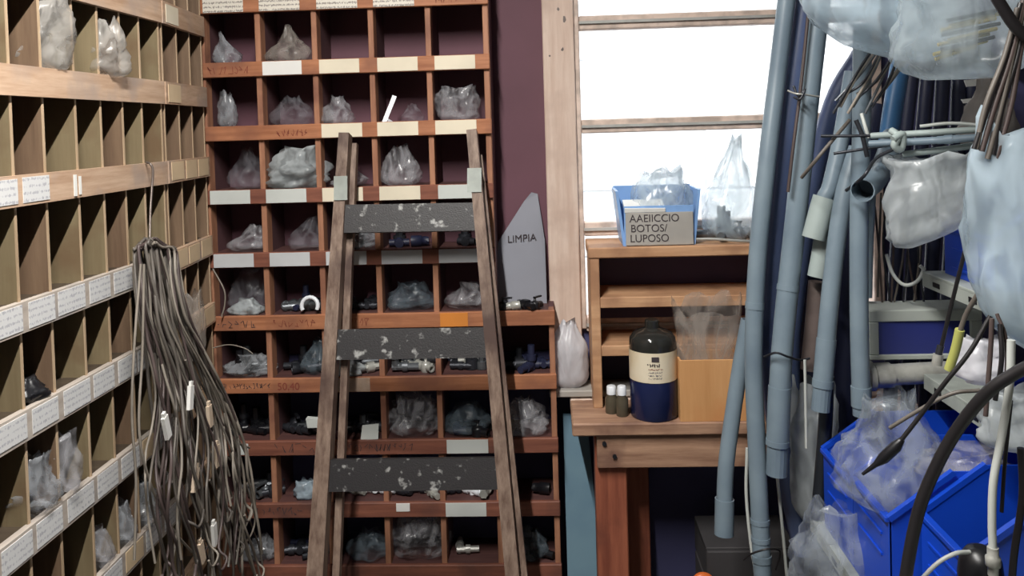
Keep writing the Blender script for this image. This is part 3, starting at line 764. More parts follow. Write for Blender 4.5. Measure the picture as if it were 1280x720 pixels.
# two little bottles
for u, y, h, rr in ((765, 2.285, .075, .018), (778, 2.262, .082, .017)):
    x = P(u, 520, y).x
    s = thing('small_bottle', (x, y, .75), 'small brown bottle with white cap, %s' % ('touching the large dark bottle' if u > 770 else 'by the side panel of the desk shelf'), 'bottle', 'small capped bottles on the work table')
    MB().lathe([(rr*.95,0),(rr,.003),(rr,h*.55),(rr*.6,h*.68),(rr*.6,h*.72)], (x,y,.75), 18).build('bottle_body', 'brown_bottle', s)
    MB().lathe([(rr*.72,h*.70),(rr*.72,h*.97),(rr*.6,h)], (x,y,.75), 14).build('bottle_cap', 'white_plastic', s)
# tan box with a clear bag
q0, q1 = P(851, 535, 2.205), P(934, 535, 2.205)
tbx = thing('tan_box', ((q0.x+q1.x)/2, 2.26, .75), 'plain tan open box at the front edge of the work table', 'box')
bxh = .165
for nm, a in (('front_panel', (q0.x, q1.x, 2.205, 2.211, .75, .75+bxh)), ('back_panel', (q0.x, q1.x, 2.304, 2.31, .75, .75+bxh)), ('side_panel', (q0.x, q0.x+.006, 2.211, 2.304, .75, .75+bxh)), ('side_panel', (q1.x-.006, q1.x, 2.211, 2.304, .75, .75+bxh)), ('bottom_panel', (q0.x+.006, q1.x-.006, 2.211, 2.304, .75, .756))):
    MB().box(*a, .001).build(nm, 'tan_box', tbx)
bag(((q0.x+q1.x)/2-.002, 2.257, .757), .155, .082, .30, 71, 'film_dusty', 'plastic_bag', 'wrinkled clear bag standing open in the tan box', neck=1.12, belly=.5, crumple=.1, open_top=True)
tag(MB().tube(arc([P(u, v, 2.36) for u, v in ((868,376),(874,371),(886,369),(897,371),(901,376))], 5), .004, 8).build('cable_offcut', 'cable_brown'), 'bent brown cable offcut lying on the upper board of the desk shelf', 'cable')
# crate with the lettered front
z0 = HT; a, b_ = P(781, 312, 2.335), P(868, 312, 2.335)
cr = thing('lettered_crate', ((a.x+b_.x)/2, 2.41, z0), 'blue plastic crate with grey hand-lettered front on top of the desk shelf', 'crate')
mb = MB(); wl, wr, yb_ = a.x-.018, b_.x+.016, 2.485; t = .004
for nm, c4 in (('side_wall', ((a.x,2.340),(a.x,yb_),-1)), ('side_wall', ((b_.x,2.340),(b_.x,yb_),1))):
    (xa, ya), (xb, yb2), sg = c4; ex = .018*sg
    MB().hexa([Vector(v) for v in ((xa-t,ya,z0),(xa+t,ya,z0),(xb+t,yb2,z0),(xb-t,yb2,z0),(xa+ex-t,ya,z0+.155),(xa+ex+t,ya,z0+.155),(xb+ex+t,yb2,z0+.155),(xb+ex-t,yb2,z0+.155))]).build(nm, 'crate_blue', cr)
MB().hexa([Vector(v) for v in ((a.x,yb_-t,z0),(b_.x,yb_-t,z0),(b_.x,yb_,z0),(a.x,yb_,z0),(wl,yb_-t,z0+.16),(wr,yb_-t,z0+.16),(wr,yb_,z0+.16),(wl,yb_,z0+.16))]).build('back_wall', 'crate_blue', cr)
MB().box(a.x, b_.x, 2.34, yb_, z0, z0+.004).build('crate_floor', 'crate_blue', cr)
MB().box(a.x, b_.x, 2.336, 2.341, z0, z0+.112).build('front_wall', 'crate_blue', cr)
fp = MB().box(a.x+.004, b_.x-.002, 2.330, 2.336, z0+.002, z0+.094, .001).build('front_plate', 'sign_grey', cr)
for i, (s_, x_) in enumerate((('AAEIICCIO', .006), ('BOTOS/', .012), ('LUPOSO', .006))):
    text_mesh(s_, .030, (a.x+.012+x_*.4, 2.3294, z0+.068-.028*i), (1,0,0), (0,0,1), 'ink', fp, 'handwriting', .96)
mb = MB(); mb.hexa([Vector(v) for v in ((a.x+.002,2.332,z0+.095),(a.x+.115,2.332,z0+.095),(a.x+.115,2.40,z0+.112),(a.x+.002,2.40,z0+.112),(a.x+.002,2.33,z0+.106),(a.x+.115,2.33,z0+.104),(a.x+.115,2.40,z0+.125),(a.x+.002,2.40,z0+.125))])
tag(mb.build('folded_paper', 'paper'), 'folded white paper lying on the edge of the lettered crate', 'paper')
bag(((a.x+b_.x)/2+.02, 2.412, z0+.005), .16, .125, .20, 72, 'film_haze', 'plastic_bag', 'pale blue translucent bag standing in the lettered crate', neck=.7, belly=.6, crumple=.22)
a = P(912, 298, 2.42)
bag((a.x, 2.42, HT), .15, .13, .29, 73, 'film_haze', 'plastic_bag', 'tall clear bag with gathered top beside the lettered crate', neck=.16, belly=.28, lean=(.18,0), crumple=.16)
for i, (du, kd_) in enumerate(((-.04,'elbow'),(-.008,'tee'),(.026,'valve'),(.046,'coupling'))):
    fitting(kd_, ('mid_metal','mid_metal','mid_metal','black')[i], (a.x+du, 2.405+.01*(i % 2), HT+.003), i*1.1, 0, 1.25, '%s pipe %s inside the tall clear bag by the window' % (('grey metal','grey metal','grey metal','black')[i], kd_), 'fittings in the clear bag by the window')
tag(MB().tube(arc([P(870, 299, 2.345), P(895, 299, 2.34), P(920, 301, 2.336), P(945, 302, 2.336)], 5), .004, 8).build('metal_rod', 'steel'), 'thin steel rod lying along the top of the desk shelf', 'rod')
# white bundle on the sill, board behind the table end
p = P(713, 485, 2.447)
bag((p.x, 2.447, .775), .108, .08, .18, 74, 'film_pale', 'plastic_bag', 'stuffed white bag standing on the sill between shelf and desk shelf', neck=.34, belly=.62, crumple=.08)
pts = [P(u, v, 2.44) for u, v in ((704,524),(734,524),(750,730))]
mb = MB(); y0 = 2.43; x0_, x1_ = pts[0].x, pts[1].x
mb.hexa([Vector(v) for v in ((x0_,2.36,0),(x0_+.115,2.36,0),(x0_+.115,2.378,0),(x0_,2.378,0),(x0_,2.47,pts[0].z),(x1_,2.47,pts[0].z),(x1_,2.488,pts[0].z),(x0_,2.488,pts[0].z))])
tag(mb.build('blue_board', 'blue_board'), 'pale blue painted board leaning on the wall behind the table leg', 'board')
# under the table
p0, p1 = P(884, 688, 2.22), P(960, 688, 2.22)
mb = MB().box(p0.x, p1.x+.1, 2.22, 2.42, 0, p0.z, .004); db = thing('storage_crate', ((p0.x+p1.x)/2, 2.32, 0), 'dark grey wooden crate standing on the floor under the table', 'crate')
for k in range(4):
    h = p0.z/4; MB().box(p0.x, p1.x+.08, 2.22, 2.232, k*h+.004, (k+1)*h-.004, .002).build('slat', 'dark_box', db)
    MB().box(p0.x, p0.x+.012, 2.234, 2.42, k*h+.004, (k+1)*h-.004, .002).build('slat', 'dark_box', db)
    MB().box(p1.x+.068, p1.x+.08, 2.234, 2.42, k*h+.004, (k+1)*h-.004, .002).build('slat', 'dark_box', db)
MB().box(p0.x, p1.x+.08, 2.234, 2.42, p0.z-.012, p0.z, .002).build('lid', 'dark_box', db)
sw = thing('hand_saw', (p0.x-.02, 2.17, 0), 'handsaw with orange grip leaning on the dark crate under the table', 'saw')
MB().beam((p0.x-.015,2.14,0), (p0.x-.012,2.20,p0.z-.07), (.04,0,0), (0,.0015,0)).build('blade', 'steel', sw)
MB().tube(arc([(p0.x-.035,2.195,p0.z-.105),(p0.x-.04,2.20,p0.z-.08),(p0.x-.022,2.203,p0.z-.062),(p0.x+.002,2.204,p0.z-.07),(p0.x+.004,2.20,p0.z-.105)], 5), .011, 10).build('grip', 'orange', sw)

for u, v, h in ((705,25,.016),(703,62,.012),(687,70,.007),(698,12,.010)):
    p = P(u, v, 2.488); rg = [Vector((p.x+h*.45*math.cos(k)*CR.uniform(.4,1.2), 2.4872, p.z+h*.75*math.sin(k)*CR.uniform(.4,1.2))) for k in range(6)]
    MB().add(rg + [q + Vector((0,.0012,0)) for q in rg], [tuple(range(6))[::-1], tuple(range(6,12))] + [(k, (k+1) % 6, 6+(k+1) % 6, 6+k) for k in range(6)]).build('paint_chip', 'pipe_brown', tr)
# ------------------------------------------------------------------ plastic pipes tied up beside the window
def pipe(label, pts, wpx, mat, name='plastic_pipe', bells=(), group='plastic pipes tied up beside the window', hollow=.14, k=6, smat=None):
    """pts: (u, v, depth); wpx: width in the photograph; bells: (t0, t1, factor) sockets along the length"""
    c = arc([P(*q) for q in pts], k); r = wpx*sum(q[2] for q in pts)/len(pts)/F/2
    if not bells:
        o = MB().tube(c, r, 16, hollow=hollow).build(name, mat); return tag(o, label, 'pipe', group)
    t = thing(name, min(c, key=lambda a: a.z), label, 'pipe', group)
    MB().tube(c, r, 16, hollow=hollow).build('pipe_wall', mat, t)
    n = len(c)-1
    for t0, t1, f in bells:
        def pos(s): i = min(int(s*n), n-1); return c[i].lerp(c[i+1], s*n-i)
        MB().tube([pos(t0+(t1-t0)*j/4) for j in range(5)], r*f, 16, hollow=.12).build('pipe_socket', smat or mat, t)
    return t
pipe('long pale grey pipe crossing the window and hanging to a ringed end', [(997,-120,2.02),(983,0,2.02),(971,100,2.02),(959,200,2.0),(947,320,1.99),(942,440,1.98),(946,560,1.97),(953,716,1.95)], 22, 'pvc', bells=((.64,.65,1.06),(.94,.945,1.07),(.96,.965,1.07),(.98,.987,1.1)))
pipe('dark navy pipe between the two long pale grey pipes', [(1022,-120,2.06),(1006,0,2.06),(986,150,2.06),(972,260,2.06),(962,380,2.06),(963,470,2.06),(978,570,2.07),(1004,690,2.08)], 25, 'pvc_navy')
pipe('pale grey pipe with a socketed lower end, wired to the navy pipe', [(1042,-120,1.98),(1025,0,1.98),(1011,120,1.98),(994,280,1.97),(981,400,1.95),(975,480,1.94),(972,556,1.94)], 26, 'pvc', bells=((.60,.61,1.06),(.84,.985,1.07),(.985,1.,1.12)))
pipe('slate blue pipe running behind the socketed pale pipe to the floor side', [(1078,66,2.10),(1042,130,2.10),(1012,250,2.10),(990,400,2.10),(988,480,2.10),(1000,580,2.10),(1022,680,2.10)], 24, 'pvc_navy')
pipe('short pale pipe ending in a socket in front of the table', [(936,400,2.03),(925,460,2.03),(915,525,2.02),(907,590,2.01),(905,668,2.0)], 20, 'pvc', bells=((.86,1.,1.2),))
pipe('slim pipe stepping into two cream couplings', [(1066,90,1.93),(1052,170,1.93),(1038,232,1.92),(1030,250,1.92),(1017,298,1.92)], 20, 'pvc', bells=((.72,1.,1.42),), smat='pvc_light')
pipe('cream coupling hanging under the slim coupled pipe', [(1030,296,1.945),(1026,320,1.945),(1021,346,1.945)], 23, 'pvc_light')
pipe('pale pipe with ringed end beside the vertical pipe', [(1072,185,1.90),(1056,240,1.89),(1046,300,1.88),(1036,390,1.87),(1028,484,1.86)], 22, 'pvc', bells=((.84,.985,1.08),(.975,1.,1.15)))
pipe('black pipe hanging below the ringed pale pipe', [(1034,470,1.90),(1031,540,1.91),(1022,650,1.92)], 17, 'pvc_black')
pipe('straight upright pale pipe beside the grey framed case', [(1078,30,1.84),(1077,160,1.84),(1074,260,1.83),(1074,400,1.82),(1077,508,1.82)], 22, 'pvc', bells=((.94,1.,1.1),))
pipe('thin pale conduit behind the straight upright pipe', [(1091,240,1.95),(1088,300,1.95),(1086,372,1.95)], 8, 'pvc')
pipe('bright blue pipe behind the tied wires', [(1136,20,1.98),(1124,90,1.98),(1114,150,1.97),(1108,200,1.96)], 23, 'pvc_blue')
pipe('wide grey pipe stub with its open mouth turned forward', [(1116,170,1.95),(1108,198,1.90),(1094,224,1.82),(1078,238,1.72)], 27, 'pvc', hollow=.1)
pipe('brownish metal pipe standing behind the pale pipes', [(1022,352,2.0),(1018,400,2.0),(1012,462,2.0)], 22, 'pipe_brown')
for i, (u0, u1) in enumerate(((1148,1128),(1166,1150),(1184,1172),(1202,1194),(1216,1212))):
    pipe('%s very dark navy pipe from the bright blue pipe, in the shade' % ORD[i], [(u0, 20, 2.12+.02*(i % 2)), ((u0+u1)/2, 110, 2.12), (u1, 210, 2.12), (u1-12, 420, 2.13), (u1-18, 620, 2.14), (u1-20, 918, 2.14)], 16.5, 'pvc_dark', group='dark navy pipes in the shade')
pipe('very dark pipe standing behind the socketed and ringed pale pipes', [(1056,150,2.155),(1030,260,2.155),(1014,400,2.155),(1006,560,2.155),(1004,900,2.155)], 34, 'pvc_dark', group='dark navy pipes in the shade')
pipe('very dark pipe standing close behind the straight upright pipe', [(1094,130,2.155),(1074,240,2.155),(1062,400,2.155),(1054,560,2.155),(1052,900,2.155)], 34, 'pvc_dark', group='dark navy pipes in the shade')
# a thin brown cord and wires around the pipes
def wire(label, pts, r, mat, name='wire', cat='wire', group=None, k=5):
    return tag(MB().tube(arc([P(*q) for q in pts], k), r, 8).build(name, mat), label, cat, group)
wire('dark brown cord hanging between navy and pale pipes', [(1012,0,1.95),(1002,100,1.95),(992,180,1.94),(985,240,1.94)], .004, 'cable_brown')
wire('pale tie wire wrapped around the pipes at window height', [(984,113,1.93),(994,117,1.925),(1004,118,1.92),(1024,121,1.935)], .0022, 'steel')
wire('dark knot of tie wire in front of the navy pipe', [(992,108,1.94),(998,120,1.925),(1006,112,1.92),(1000,124,1.92),(992,121,1.925)], .003, 'dark_metal')
wire('tie wire around the low end of socketed pale pipe', [(955,446,1.94),(970,441,1.905),(985,446,1.91),(1000,450,1.95),(1012,448,1.96)], .0026, 'dark_metal')
wire('thin black wire loop around the hanging pipe ends', [(930,700,1.94),(940,692,1.92),(962,686,1.91),(975,690,1.94),(970,712,1.96)], .0022, 'cable_black')
wire('thin pale conduit hanging beside the long ringed pipe', [(934,560,1.99),(933,620,1.99),(940,690,1.98),(948,724,1.97)], .004, 'cable_white')
wire('thin pale wire hanging between the dark slanting pipes', [(966,540,2.02),(972,600,2.02),(978,660,2.02),(984,724,2.02)], .004, 'cable_white')
wire('pale wire hanging beside the black pipe', [(1006,450,1.93),(1007,500,1.93),(1008,560,1.93)], .0035, 'cable_white')
RD = random.Random(5)
for i in range(12):
    u = 1046+5*i; wire('%s wire in the slanting sheaf of wires over the pipes' % ('dark metal','dull brown-grey','pale steel')[i % 3], [(u-6+RD.uniform(-6,6), 142-8*(i % 4), 1.79), (u+20, 100-4*(i % 3), 1.775), (u+44+RD.uniform(-6,6), 52+RD.uniform(-8,8), 1.77)], .003, ('dark_metal','cable_light','mid_metal')[i % 3], group='slanting sheaf of wires')
wire('bent grey wire reaching across the pale pipes', [(1002,222,1.84),(1020,200,1.80),(1040,176,1.80),(1062,150,1.82)], .0040, 'cable_grey')
wire('straight dark wire sticking out of the tied conduits', [(1026,170,1.80),(1060,170,1.78),(1100,169,1.76)], .0032, 'dark_metal')
wire('second dark wire below the straight one at the conduits', [(1042,192,1.80),(1075,187,1.78),(1120,180,1.76)], .0032, 'dark_metal')
wire('grey wire twisting down onto the open pipe mouth', [(1118,186,1.72),(1095,198,1.72),(1080,220,1.70),(1058,238,1.78)], .0036, 'dark_metal')
wire('short bright wire tail hanging before the upright pipe', [(1077,142,1.78),(1082,160,1.77),(1086,172,1.77)], .004, 'cable_white')
wire('dark twisted wire end hanging before the upright pipe', [(1070,150,1.78),(1078,170,1.775),(1084,196,1.775)], .005, 'dark_metal')
wire('white cord drooping in a hook before the dark pipes', [(1108,318,1.90),(1116,342,1.90),(1130,356,1.89),(1146,352,1.88),(1154,338,1.88),(1150,332,1.88)], .004, 'cable_white')
for i in range(9):
    u = 1096+7*i; wire('thin %s wire hanging down behind the upright pipe' % ('brown','grey','dark metal')[i % 3], [(u+RD.uniform(-4,4), 240+RD.uniform(-10,20), 1.98), (u+RD.uniform(-6,6), 310, 1.97), (u+RD.uniform(-8,8), 380+RD.uniform(-10,10), 1.97)], .0026, ('cable_brown','cable_grey','dark_metal')[i % 3], group='dull wires behind the upright pipe')
# conduits lying in the arm of the rack
for i, (lb_, q, wd, mt) in enumerate((('upper grey conduit of the tied horizontal set', [(1088,170,1.76),(1160,166,1.72),(1250,160,1.66)], 8, 'pvc_light'), ('middle grey conduit of the tied horizontal set', [(1086,180,1.745),(1160,176,1.70),(1250,170,1.64)], 9, 'pvc'), ('lower pale conduit of the tied horizontal set', [(1128,193,1.74),(1180,187,1.71),(1232,180,1.67)], 8, 'pvc_light'))):
    pipe(lb_, q, wd, mt, 'conduit', bells=((.62,.68,1.25),) if i == 1 else (), group='horizontal conduits tied to the rack', hollow=.2)
wire('cream cloth knot tying the horizontal conduits', [(1114,163,1.70),(1122,170,1.685),(1118,182,1.685),(1126,186,1.69),(1128,168,1.685),(1116,174,1.68)], .0075, 'pvc_light', 'knot', 'knot')
wire('thin pale wire lying along the top of horizontal conduits', [(1150,158,1.73),(1190,154,1.70),(1240,158,1.66)], .0035, 'cable_white')

# ------------------------------------------------------------------ the rack on the right wall
rk = thing('storage_rack', (1.15, 1.35, 0), 'grey steel storage rack along the right wall holding blue bins', 'rack')
RX0, RX1, RY0, RY1 = .80, 1.50, .75, 1.83
for x, y in ((.965,RY1-.02),(RX1-.03,RY1-.02),(.965,RY0+.02),(RX1-.03,RY0+.02)):
    mb = MB(); mb.box(x-.02, x+.02, y-.002, y+.002, 0, 1.204); mb.box(x+(.018 if x > 1 else -.02), x+(.02 if x > 1 else -.018), y-.036, y-.002, 0, 1.204); mb.build('post', 'rack_post', rk)
for z in (1.21, .985, .625):
    x0 = RX0 if z > .7 else .58; y1 = RY1 if z > .7 else 1.93
    MB().box(x0, RX1, RY0, y1, z-.006, z, .001).build('shelf_plate', 'rack_grey', rk)
    MB().box(x0, x0+.006, RY0, y1, z-.032, z-.006).build('shelf_lip', 'rack_grey', rk)
    MB().box(x0+.006, RX1, y1-.006, y1, z-.032, z-.006).build('shelf_lip', 'rack_grey', rk)
    for k in range(7):
        yy = RY0+.1+k*.15; MB().box(x0-.0012, x0, yy, yy+.03, z-.024, z-.014).build('slot', 'black', rk)

def hopper_bin(label, x0, y0, y1, z0, zl, depth=.34, zt=None, mat='bin_blue', group='blue stacking bins on the rack', t=.004):
    zt = zt or zl+.085; s = thing('stacking_bin', (x0+depth/2, (y0+y1)/2, z0), label, 'bin', group)
    for ya, yb in ((y0, y0+t), (y1-t, y1)):
        prof = [(x0,z0),(x0+depth,z0),(x0+depth,zt),(x0+.115,zt),(x0,zl)]
        mb = MB(); mb.add([(x, ya, z) for x, z in prof] + [(x, yb, z) for x, z in prof], [(0,1,2,3,4), (9,8,7,6,5)] + [(i, 5+i, 5+(i+1) % 5, (i+1) % 5) for i in range(5)]); sd = mb.build('side_wall', mat, s)
        yo = ya-.004 if ya == y0 else yb-.004
        MB().beam((x0-.002, yo+.004, zl), (x0+.115, yo+.004, zt), (0,.0055,0), (.003,0,-.004)).build('rim', mat, sd)
    f = MB().box(x0-.001, x0+t, y0, y1, z0, zl, .001).build('front_wall', mat, s)
    MB().box(x0-.008, x0+.006, y0-.001, y1+.001, zl-.007, zl+.003, .0015).build('rim', mat, f)
    m_ = (y0+y1)/2; hw = (y1-y0)*.32
    MB().box(x0-.004, x0-.001, m_-hw, m_+hw, zl-.085, zl-.08).build('label_slot', mat, f); MB().box(x0-.004, x0-.001, m_-hw, m_+hw, zl-.045, zl-.04).build('label_slot', mat, f)
    MB().box(x0+depth-t, x0+depth, y0, y1, z0, zt).build('back_wall', mat, s); MB().box(x0+t, x0+depth-t, y0+t, y1-t, z0, z0+t).build('bin_floor', mat, s)
    return s
hopper_bin('blue stacking bin beside the hanging black pipe, farthest in its row', .60, 1.706, 1.886, .625, .80)
hopper_bin('blue stacking bin in the middle of the row, under a clear bag', .60, 1.522, 1.702, .625, .815)
hopper_bin('blue stacking bin with black gadget and cable hanging over it', .655, 1.352, 1.516, .625, .83)
hopper_bin('blue bin on the top plate behind the white bag', .835, 1.60, 1.80, 1.21, 1.31, .3, 1.40, 'bin_blue', None)
hopper_bin('dark blue bin on the middle plate above the row', .86, 1.40, 1.62, .985, 1.03, .3, 1.07, 'bin_dark', None)

# steel pipe carrying the framed case
a, b_ = P(1086, 470, 1.86), P(1240, 462, 1.86)
sp = thing('steel_pipe', (a+b_)/2, 'thick grey steel pipe with flanged end under the framed case', 'pipe')
MB().tube([a, b_], .0235, 18, hollow=.15).build('pipe_wall', 'steel', sp)
d = (b_-a).normalized()
MB().tube([a-d*.004, a+d*.008], .033, 18).build('flange', 'steel', sp); MB().tube([a+d*.012, a+d*.05], .028, 6).build('hex_collar', 'steel', sp); MB().tube([a+d*.20, a+d*.215], .030, 18).build('collar', 'steel', sp)
p0, p1 = P(1087, 456, 1.885), P(1228, 386, 1.885); yb0 = 1.885
cs = thing('framed_case', ((p0.x+p1.x)/2, yb0+.05, p0.z), 'pale grey framed case with dark blue panel resting on the steel pipe', 'case')
zb = (a.z+b_.z)/2 + .022
fr = .026
MB().box(p0.x, p1.x, yb0+.008, yb0+.10, zb, p1.z, .002).build('case_body', 'case_grey', cs)
MB().box(p0.x+fr*.8, p1.x-fr, yb0+.006, yb0+.009, zb+.012, p1.z-fr*.95).build('blue_panel', 'case_navy', cs)
MB().box(p0.x, p1.x, yb0, yb0+.010, p1.z-fr, p1.z, .002).build('frame_bar', 'case_grey', cs); MB().box(p0.x, p1.x, yb0, yb0+.010, zb, zb+.012, .002).build('frame_bar', 'case_grey', cs)
MB().box(p0.x, p0.x+fr*.85, yb0, yb0+.010, zb+.012, p1.z-fr, .002).build('frame_bar', 'case_grey', cs); MB().box(p1.x-fr, p1.x, yb0, yb0+.010, zb+.012, p1.z-fr, .002).build('frame_bar', 'case_grey', cs)

# ------------------------------------------------------------------ bags on the right
def pbag(u, vtop, vbot, y, wpx, dep, mat, seed, label, **kw):
    bt_ = P(u, vbot, y); tp = P(u, vtop, y)
    return bag(bt_, wpx*y/F, dep, tp.z-bt_.z, seed, mat, 'plastic_bag', label, **kw)
pbag(1092, -70, 62, 1.66, 160, .16, 'film_blue', 81, 'sagging pale bag hanging over the pipes beside the bag of rods', neck=1.0, belly=.7, crumple=.12, tilt=-.35)
pbag(1205, -60, 98, 1.50, 150, .15, 'film_haze', 82, 'large clear bag holding brass rods above the horizontal conduits', neck=1.05, belly=.7, crumple=.12)
BR = random.Random(3)
for i in range(9):
    v = 20 + 5.2*i; u0 = 1190-2*i + BR.uniform(-10,6)
    a, b_ = P(u0, v+6+i*.8, 1.446+.004*(i % 3)), P(u0+58+BR.uniform(-8,14), v-6+BR.uniform(-3,3), 1.452+.006*(i % 2))
    tag(MB().tube([a, b_], .0034, 8).build('brass_rod', 'brass' if i % 3 else 'dark_metal'), ('brass rod' if i % 3 else 'dark steel rod') + ' lying in the large clear bag', 'rod', 'rods in the large clear bag' if i % 3 else 'dark rods in the large clear bag')
pbag(1163, 192, 296, 1.70, 98, .11, 'film_white', 83, 'whitish bag hanging under the tied conduits beside the blue bin', neck=1.1, belly=.9, crumple=.16, lean=(.1,0), tilt=.4)
pbag(1272, 168, 428, 1.30, 96, .12, 'film_blue', 84, 'tall pale blue plastic bag hanging at the front of the rack', neck=.75, belly=.6, crumple=.12, lean=(-.05,0), tilt=-.7)
pbag(1112, 500, 630, 1.62, 116, .15, 'film_big', 85, 'big clear bag rising out of the blue bins', neck=.45, belly=.35, crumple=.2)
pbag(1205, 560, 600, 1.60, 95, .10, 'film_clear', 86, 'flattened clear bag lying over the rim of the bins', neck=.7, crumple=.25)
pbag(1048, 636, 760, 1.72, 100, .14, 'film_big', 87, 'clear crumpled bag hanging below the blue bins', neck=.5, belly=.6, crumple=.22)
pbag(1020, 478, 650, 2.02, 52, .05, 'film_white', 88, 'whitish plastic sheet gathered behind the black pipe', neck=.8, belly=.7, crumple=.2)
pbag(1232, 424, 478, 1.50, 60, .07, 'film_pale', 89, 'small white bag squeezed between the rack plates', neck=.7, crumple=.2)
pbag(1236, 92, 188, 1.75, 62, .09, 'sack_grey', 90, 'grey-brown sack behind the brown wires', cat='sack', neck=.35, belly=.2, crumple=.14)
pbag(1262, 490, 560, 1.42, 60, .06, 'film_white', 91, 'pale bag hanging behind the thick black cable', neck=.8, crumple=.2)
for i, (u, v, w_, h_) in enumerate(((1222,103,26,10),(1211,126,12,6))):  # white pieces added for the bright light spots between the dark pipes
    p = P(u, v, 1.80); mb = MB(); s_ = 1.80/F
    mb.hexa([p + Vector(q) for q in ((-w_*s_/2,0,-h_*s_/2),(w_*s_/2,0,-h_*s_/3),(w_*s_/2,.003,-h_*s_/3),(-w_*s_/2,.003,-h_*s_/2),(-w_*s_/2,0.01,h_*s_/3),(w_*s_/2,.01,h_*s_/2),(w_*s_/2,.013,h_*s_/2),(-w_*s_/2,.013,h_*s_/3))])
    tag(mb.build('paper_or_light_spot', 'paper'), ('wide' if not i else 'tiny') + ' white piece standing for a spot of light among dark pipes behind the sack', 'paper')

# ------------------------------------------------------------------ cables on the right
def cable(label, pts, r, mat, name='cable', group=None, k=8): return tag(MB().tube(arc([P(*q) for q in pts], k), r, 10).build(name, mat), label, 'cable', group)
cable('thick black cable arching down in front of the blue bins', [(1300,452,1.12),(1270,466,1.14),(1235,490,1.16),(1200,532,1.19),(1172,580,1.21),(1148,640,1.22),(1132,724,1.22),(1128,790,1.22)], .0088, 'cable_black')
hs = thing('grey_hose', P(1240, 700, 1.18), 'pale grey hose with metal coupling hanging over the bins', 'hose')
hp = arc([P(*q) for q in ((1264,425,1.17),(1262,480,1.17),(1252,545,1.18),(1242,600,1.18),(1240,650,1.18),(1241,684,1.18))], 8)
MB().tube(hp, .0055, 10).build('hose', 'cable_white', hs)
e = hp[-1]; MB().lathe([(.0075,0),(.0075,-.012),(.010,-.014),(.010,-.026),(.007,-.028),(.007,-.040)][::-1], e, 14).build('hose_coupling', 'steel', hs)
cable('thin black probe lead slanting to the clear bag', [(1238,395,1.22),(1212,440,1.22),(1180,480,1.23),(1150,520,1.25),(1125,552,1.26)], .0034, 'cable_black')
pb = thing('probe', P(1095, 580, 1.28), 'black tapered probe resting on the clear bag in the bins', 'probe')
MB().tube([P(1128,549,1.26), P(1120,558,1.262), P(1104,573,1.27), P(1094,581,1.275), P(1078,593,1.28)], [.004,.0085,.0085,.004,.0022], 10).build('probe_body', 'black', pb)
cable('thin grey lead lying beside the probe', [(1225,488,1.25),(1190,492,1.26),(1150,512,1.28),(1112,535,1.30)], .003, 'cable_grey')
cable('dark lead with connector hanging before the framed case', [(1216,270,1.40),(1207,310,1.42),(1192,370,1.45),(1176,436,1.47)], .0035, 'cable_black')
cn = thing('connector', P(1172, 450, 1.47), 'small steel connector at the end of the dark lead', 'connector')
MB().tube([P(1176,432,1.47), P(1173,444,1.47)], .006, 10).build('connector_sleeve', 'dark_metal', cn); MB().tube([P(1173,443,1.47), P(1171,456,1.47)], .009, 8).build('connector_nut', 'steel', cn)
cable('yellow-green sleeved lead beside the framed case', [(1200,412,1.36),(1194,438,1.37),(1186,462,1.38)], .0075, 'yellow_green')
cable('grey lead rising from the yellow-green sleeve', [(1222,368,1.33),(1208,392,1.35),(1200,414,1.36)], .004, 'cable_grey')
for i, (q) in enumerate(([(1240,398,1.2),(1238,440,1.2),(1232,520,1.2)], [(1250,405,1.2),(1252,450,1.19),(1244,500,1.2)], [(1246,392,1.21),(1258,430,1.2),(1256,520,1.2)], [(1264,500,1.19),(1256,580,1.19),(1252,640,1.19)])):
    cable('%s lead dangling under the pale blue bag' % ('thicker brown','thicker black','thin brown','thin long black')[i], q, .0034 if i < 2 else .0026, 'cable_black' if i % 2 else 'cable_brown', group='dark leads under the pale blue bag')
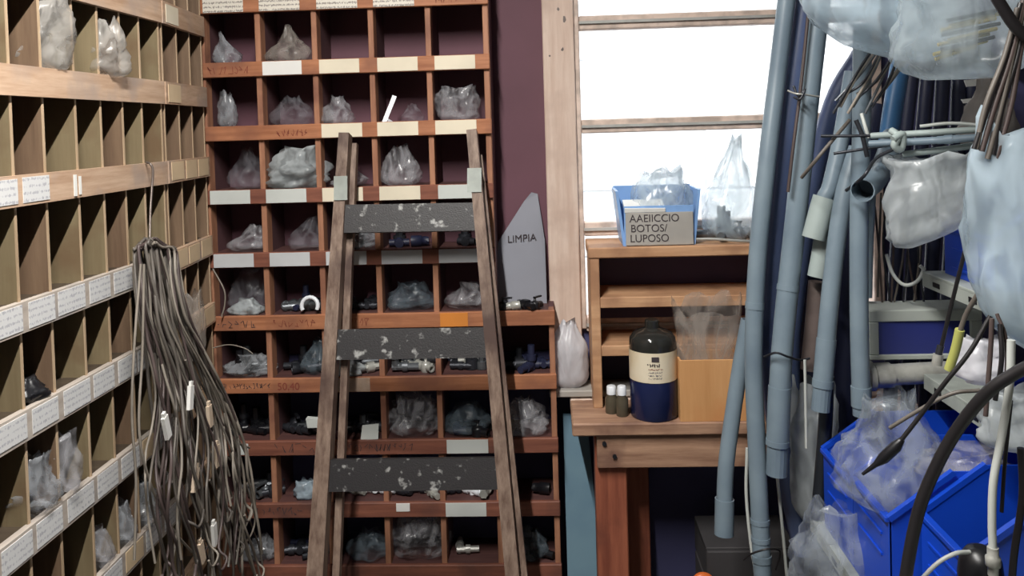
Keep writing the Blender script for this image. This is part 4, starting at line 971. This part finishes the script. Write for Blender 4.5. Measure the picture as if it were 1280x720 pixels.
for i in range(6):
    cable('%s cable hanging at the front of the rack above the pale blue bag' % ('brown','black','grey')[i % 3], [(1292-4*i, -20+6*i, 1.27), (1276-4*i, 60+10*(i % 2), 1.27), (1262-6*i+RD.uniform(-3,3), 130, 1.27), (1250-7*i+RD.uniform(-5,5), 190+RD.uniform(-6,10), 1.27)], .0042, ('cable_brown','cable_black','cable_grey')[i % 3], group='cables above the pale blue bag')
cable('stout black hose end crossing the large clear bag', [(1238,-16,1.25),(1256,14,1.25),(1270,34,1.25),(1290,52,1.25)], .0085, 'cable_black')
cable('thin pale cable curling over the rim of the nearest bin', [(1150,726,1.24),(1172,704,1.24),(1194,692,1.24),(1212,690,1.25)], .0032, 'cable_white')
p = P(1226, 742, 1.30)
mb = MB(); mb.lathe([(.020,0),(.030,.006),(.033,.03),(.030,.055),(.020,.070),(.010,.074)], p, 18); gd = thing('gadget', p, 'rounded black gadget lying in front of the nearest blue bin', 'gadget')
mb.build('gadget_body', 'black', gd); MB().tube([p+Vector((0,-.030,.03)), p+Vector((0,-.038,.03))], .012, 14).build('gadget_knob', 'dark_metal', gd)
cable('black cable running down beside the nearest blue bin', [(1276,560,1.2),(1278,620,1.2),(1268,690,1.2),(1264,740,1.2)], .005, 'cable_black')

# rail under the ceiling from which bags, cables and pipes hang, above the frame
hr = thing('hanging_rail', (.72, 1.8, 2.02), 'steel rail under the ceiling above the rack, carrying bags and cables', 'rail')
MB().tube([(.72,1.1,2.02), (.72,2.53,2.02)], .014, 12).build('rail_tube', 'steel', hr)
for y in (1.2, 2.35): MB().tube([(.72,y,2.02), (.72,y,ZC)], .006, 8).build('drop_rod', 'steel', hr)
def cord(label, a, y=None):
    b_ = Vector((.72, a.y, 2.02)); return tag(MB().tube(arc([a, a.lerp(b_, .5) + Vector((0,.004,0)), b_], 4), .002, 6).build('cord', 'cable_brown'), label, 'cord')
cord('brown cord holding the sagging pale bag from the rail', P(1092, -68, 1.66)); cord('brown cord holding the large clear bag from the rail', P(1205, -58, 1.50)); cord('brown cord holding the grey-brown sack from the rail', P(1232, 100, 1.75))
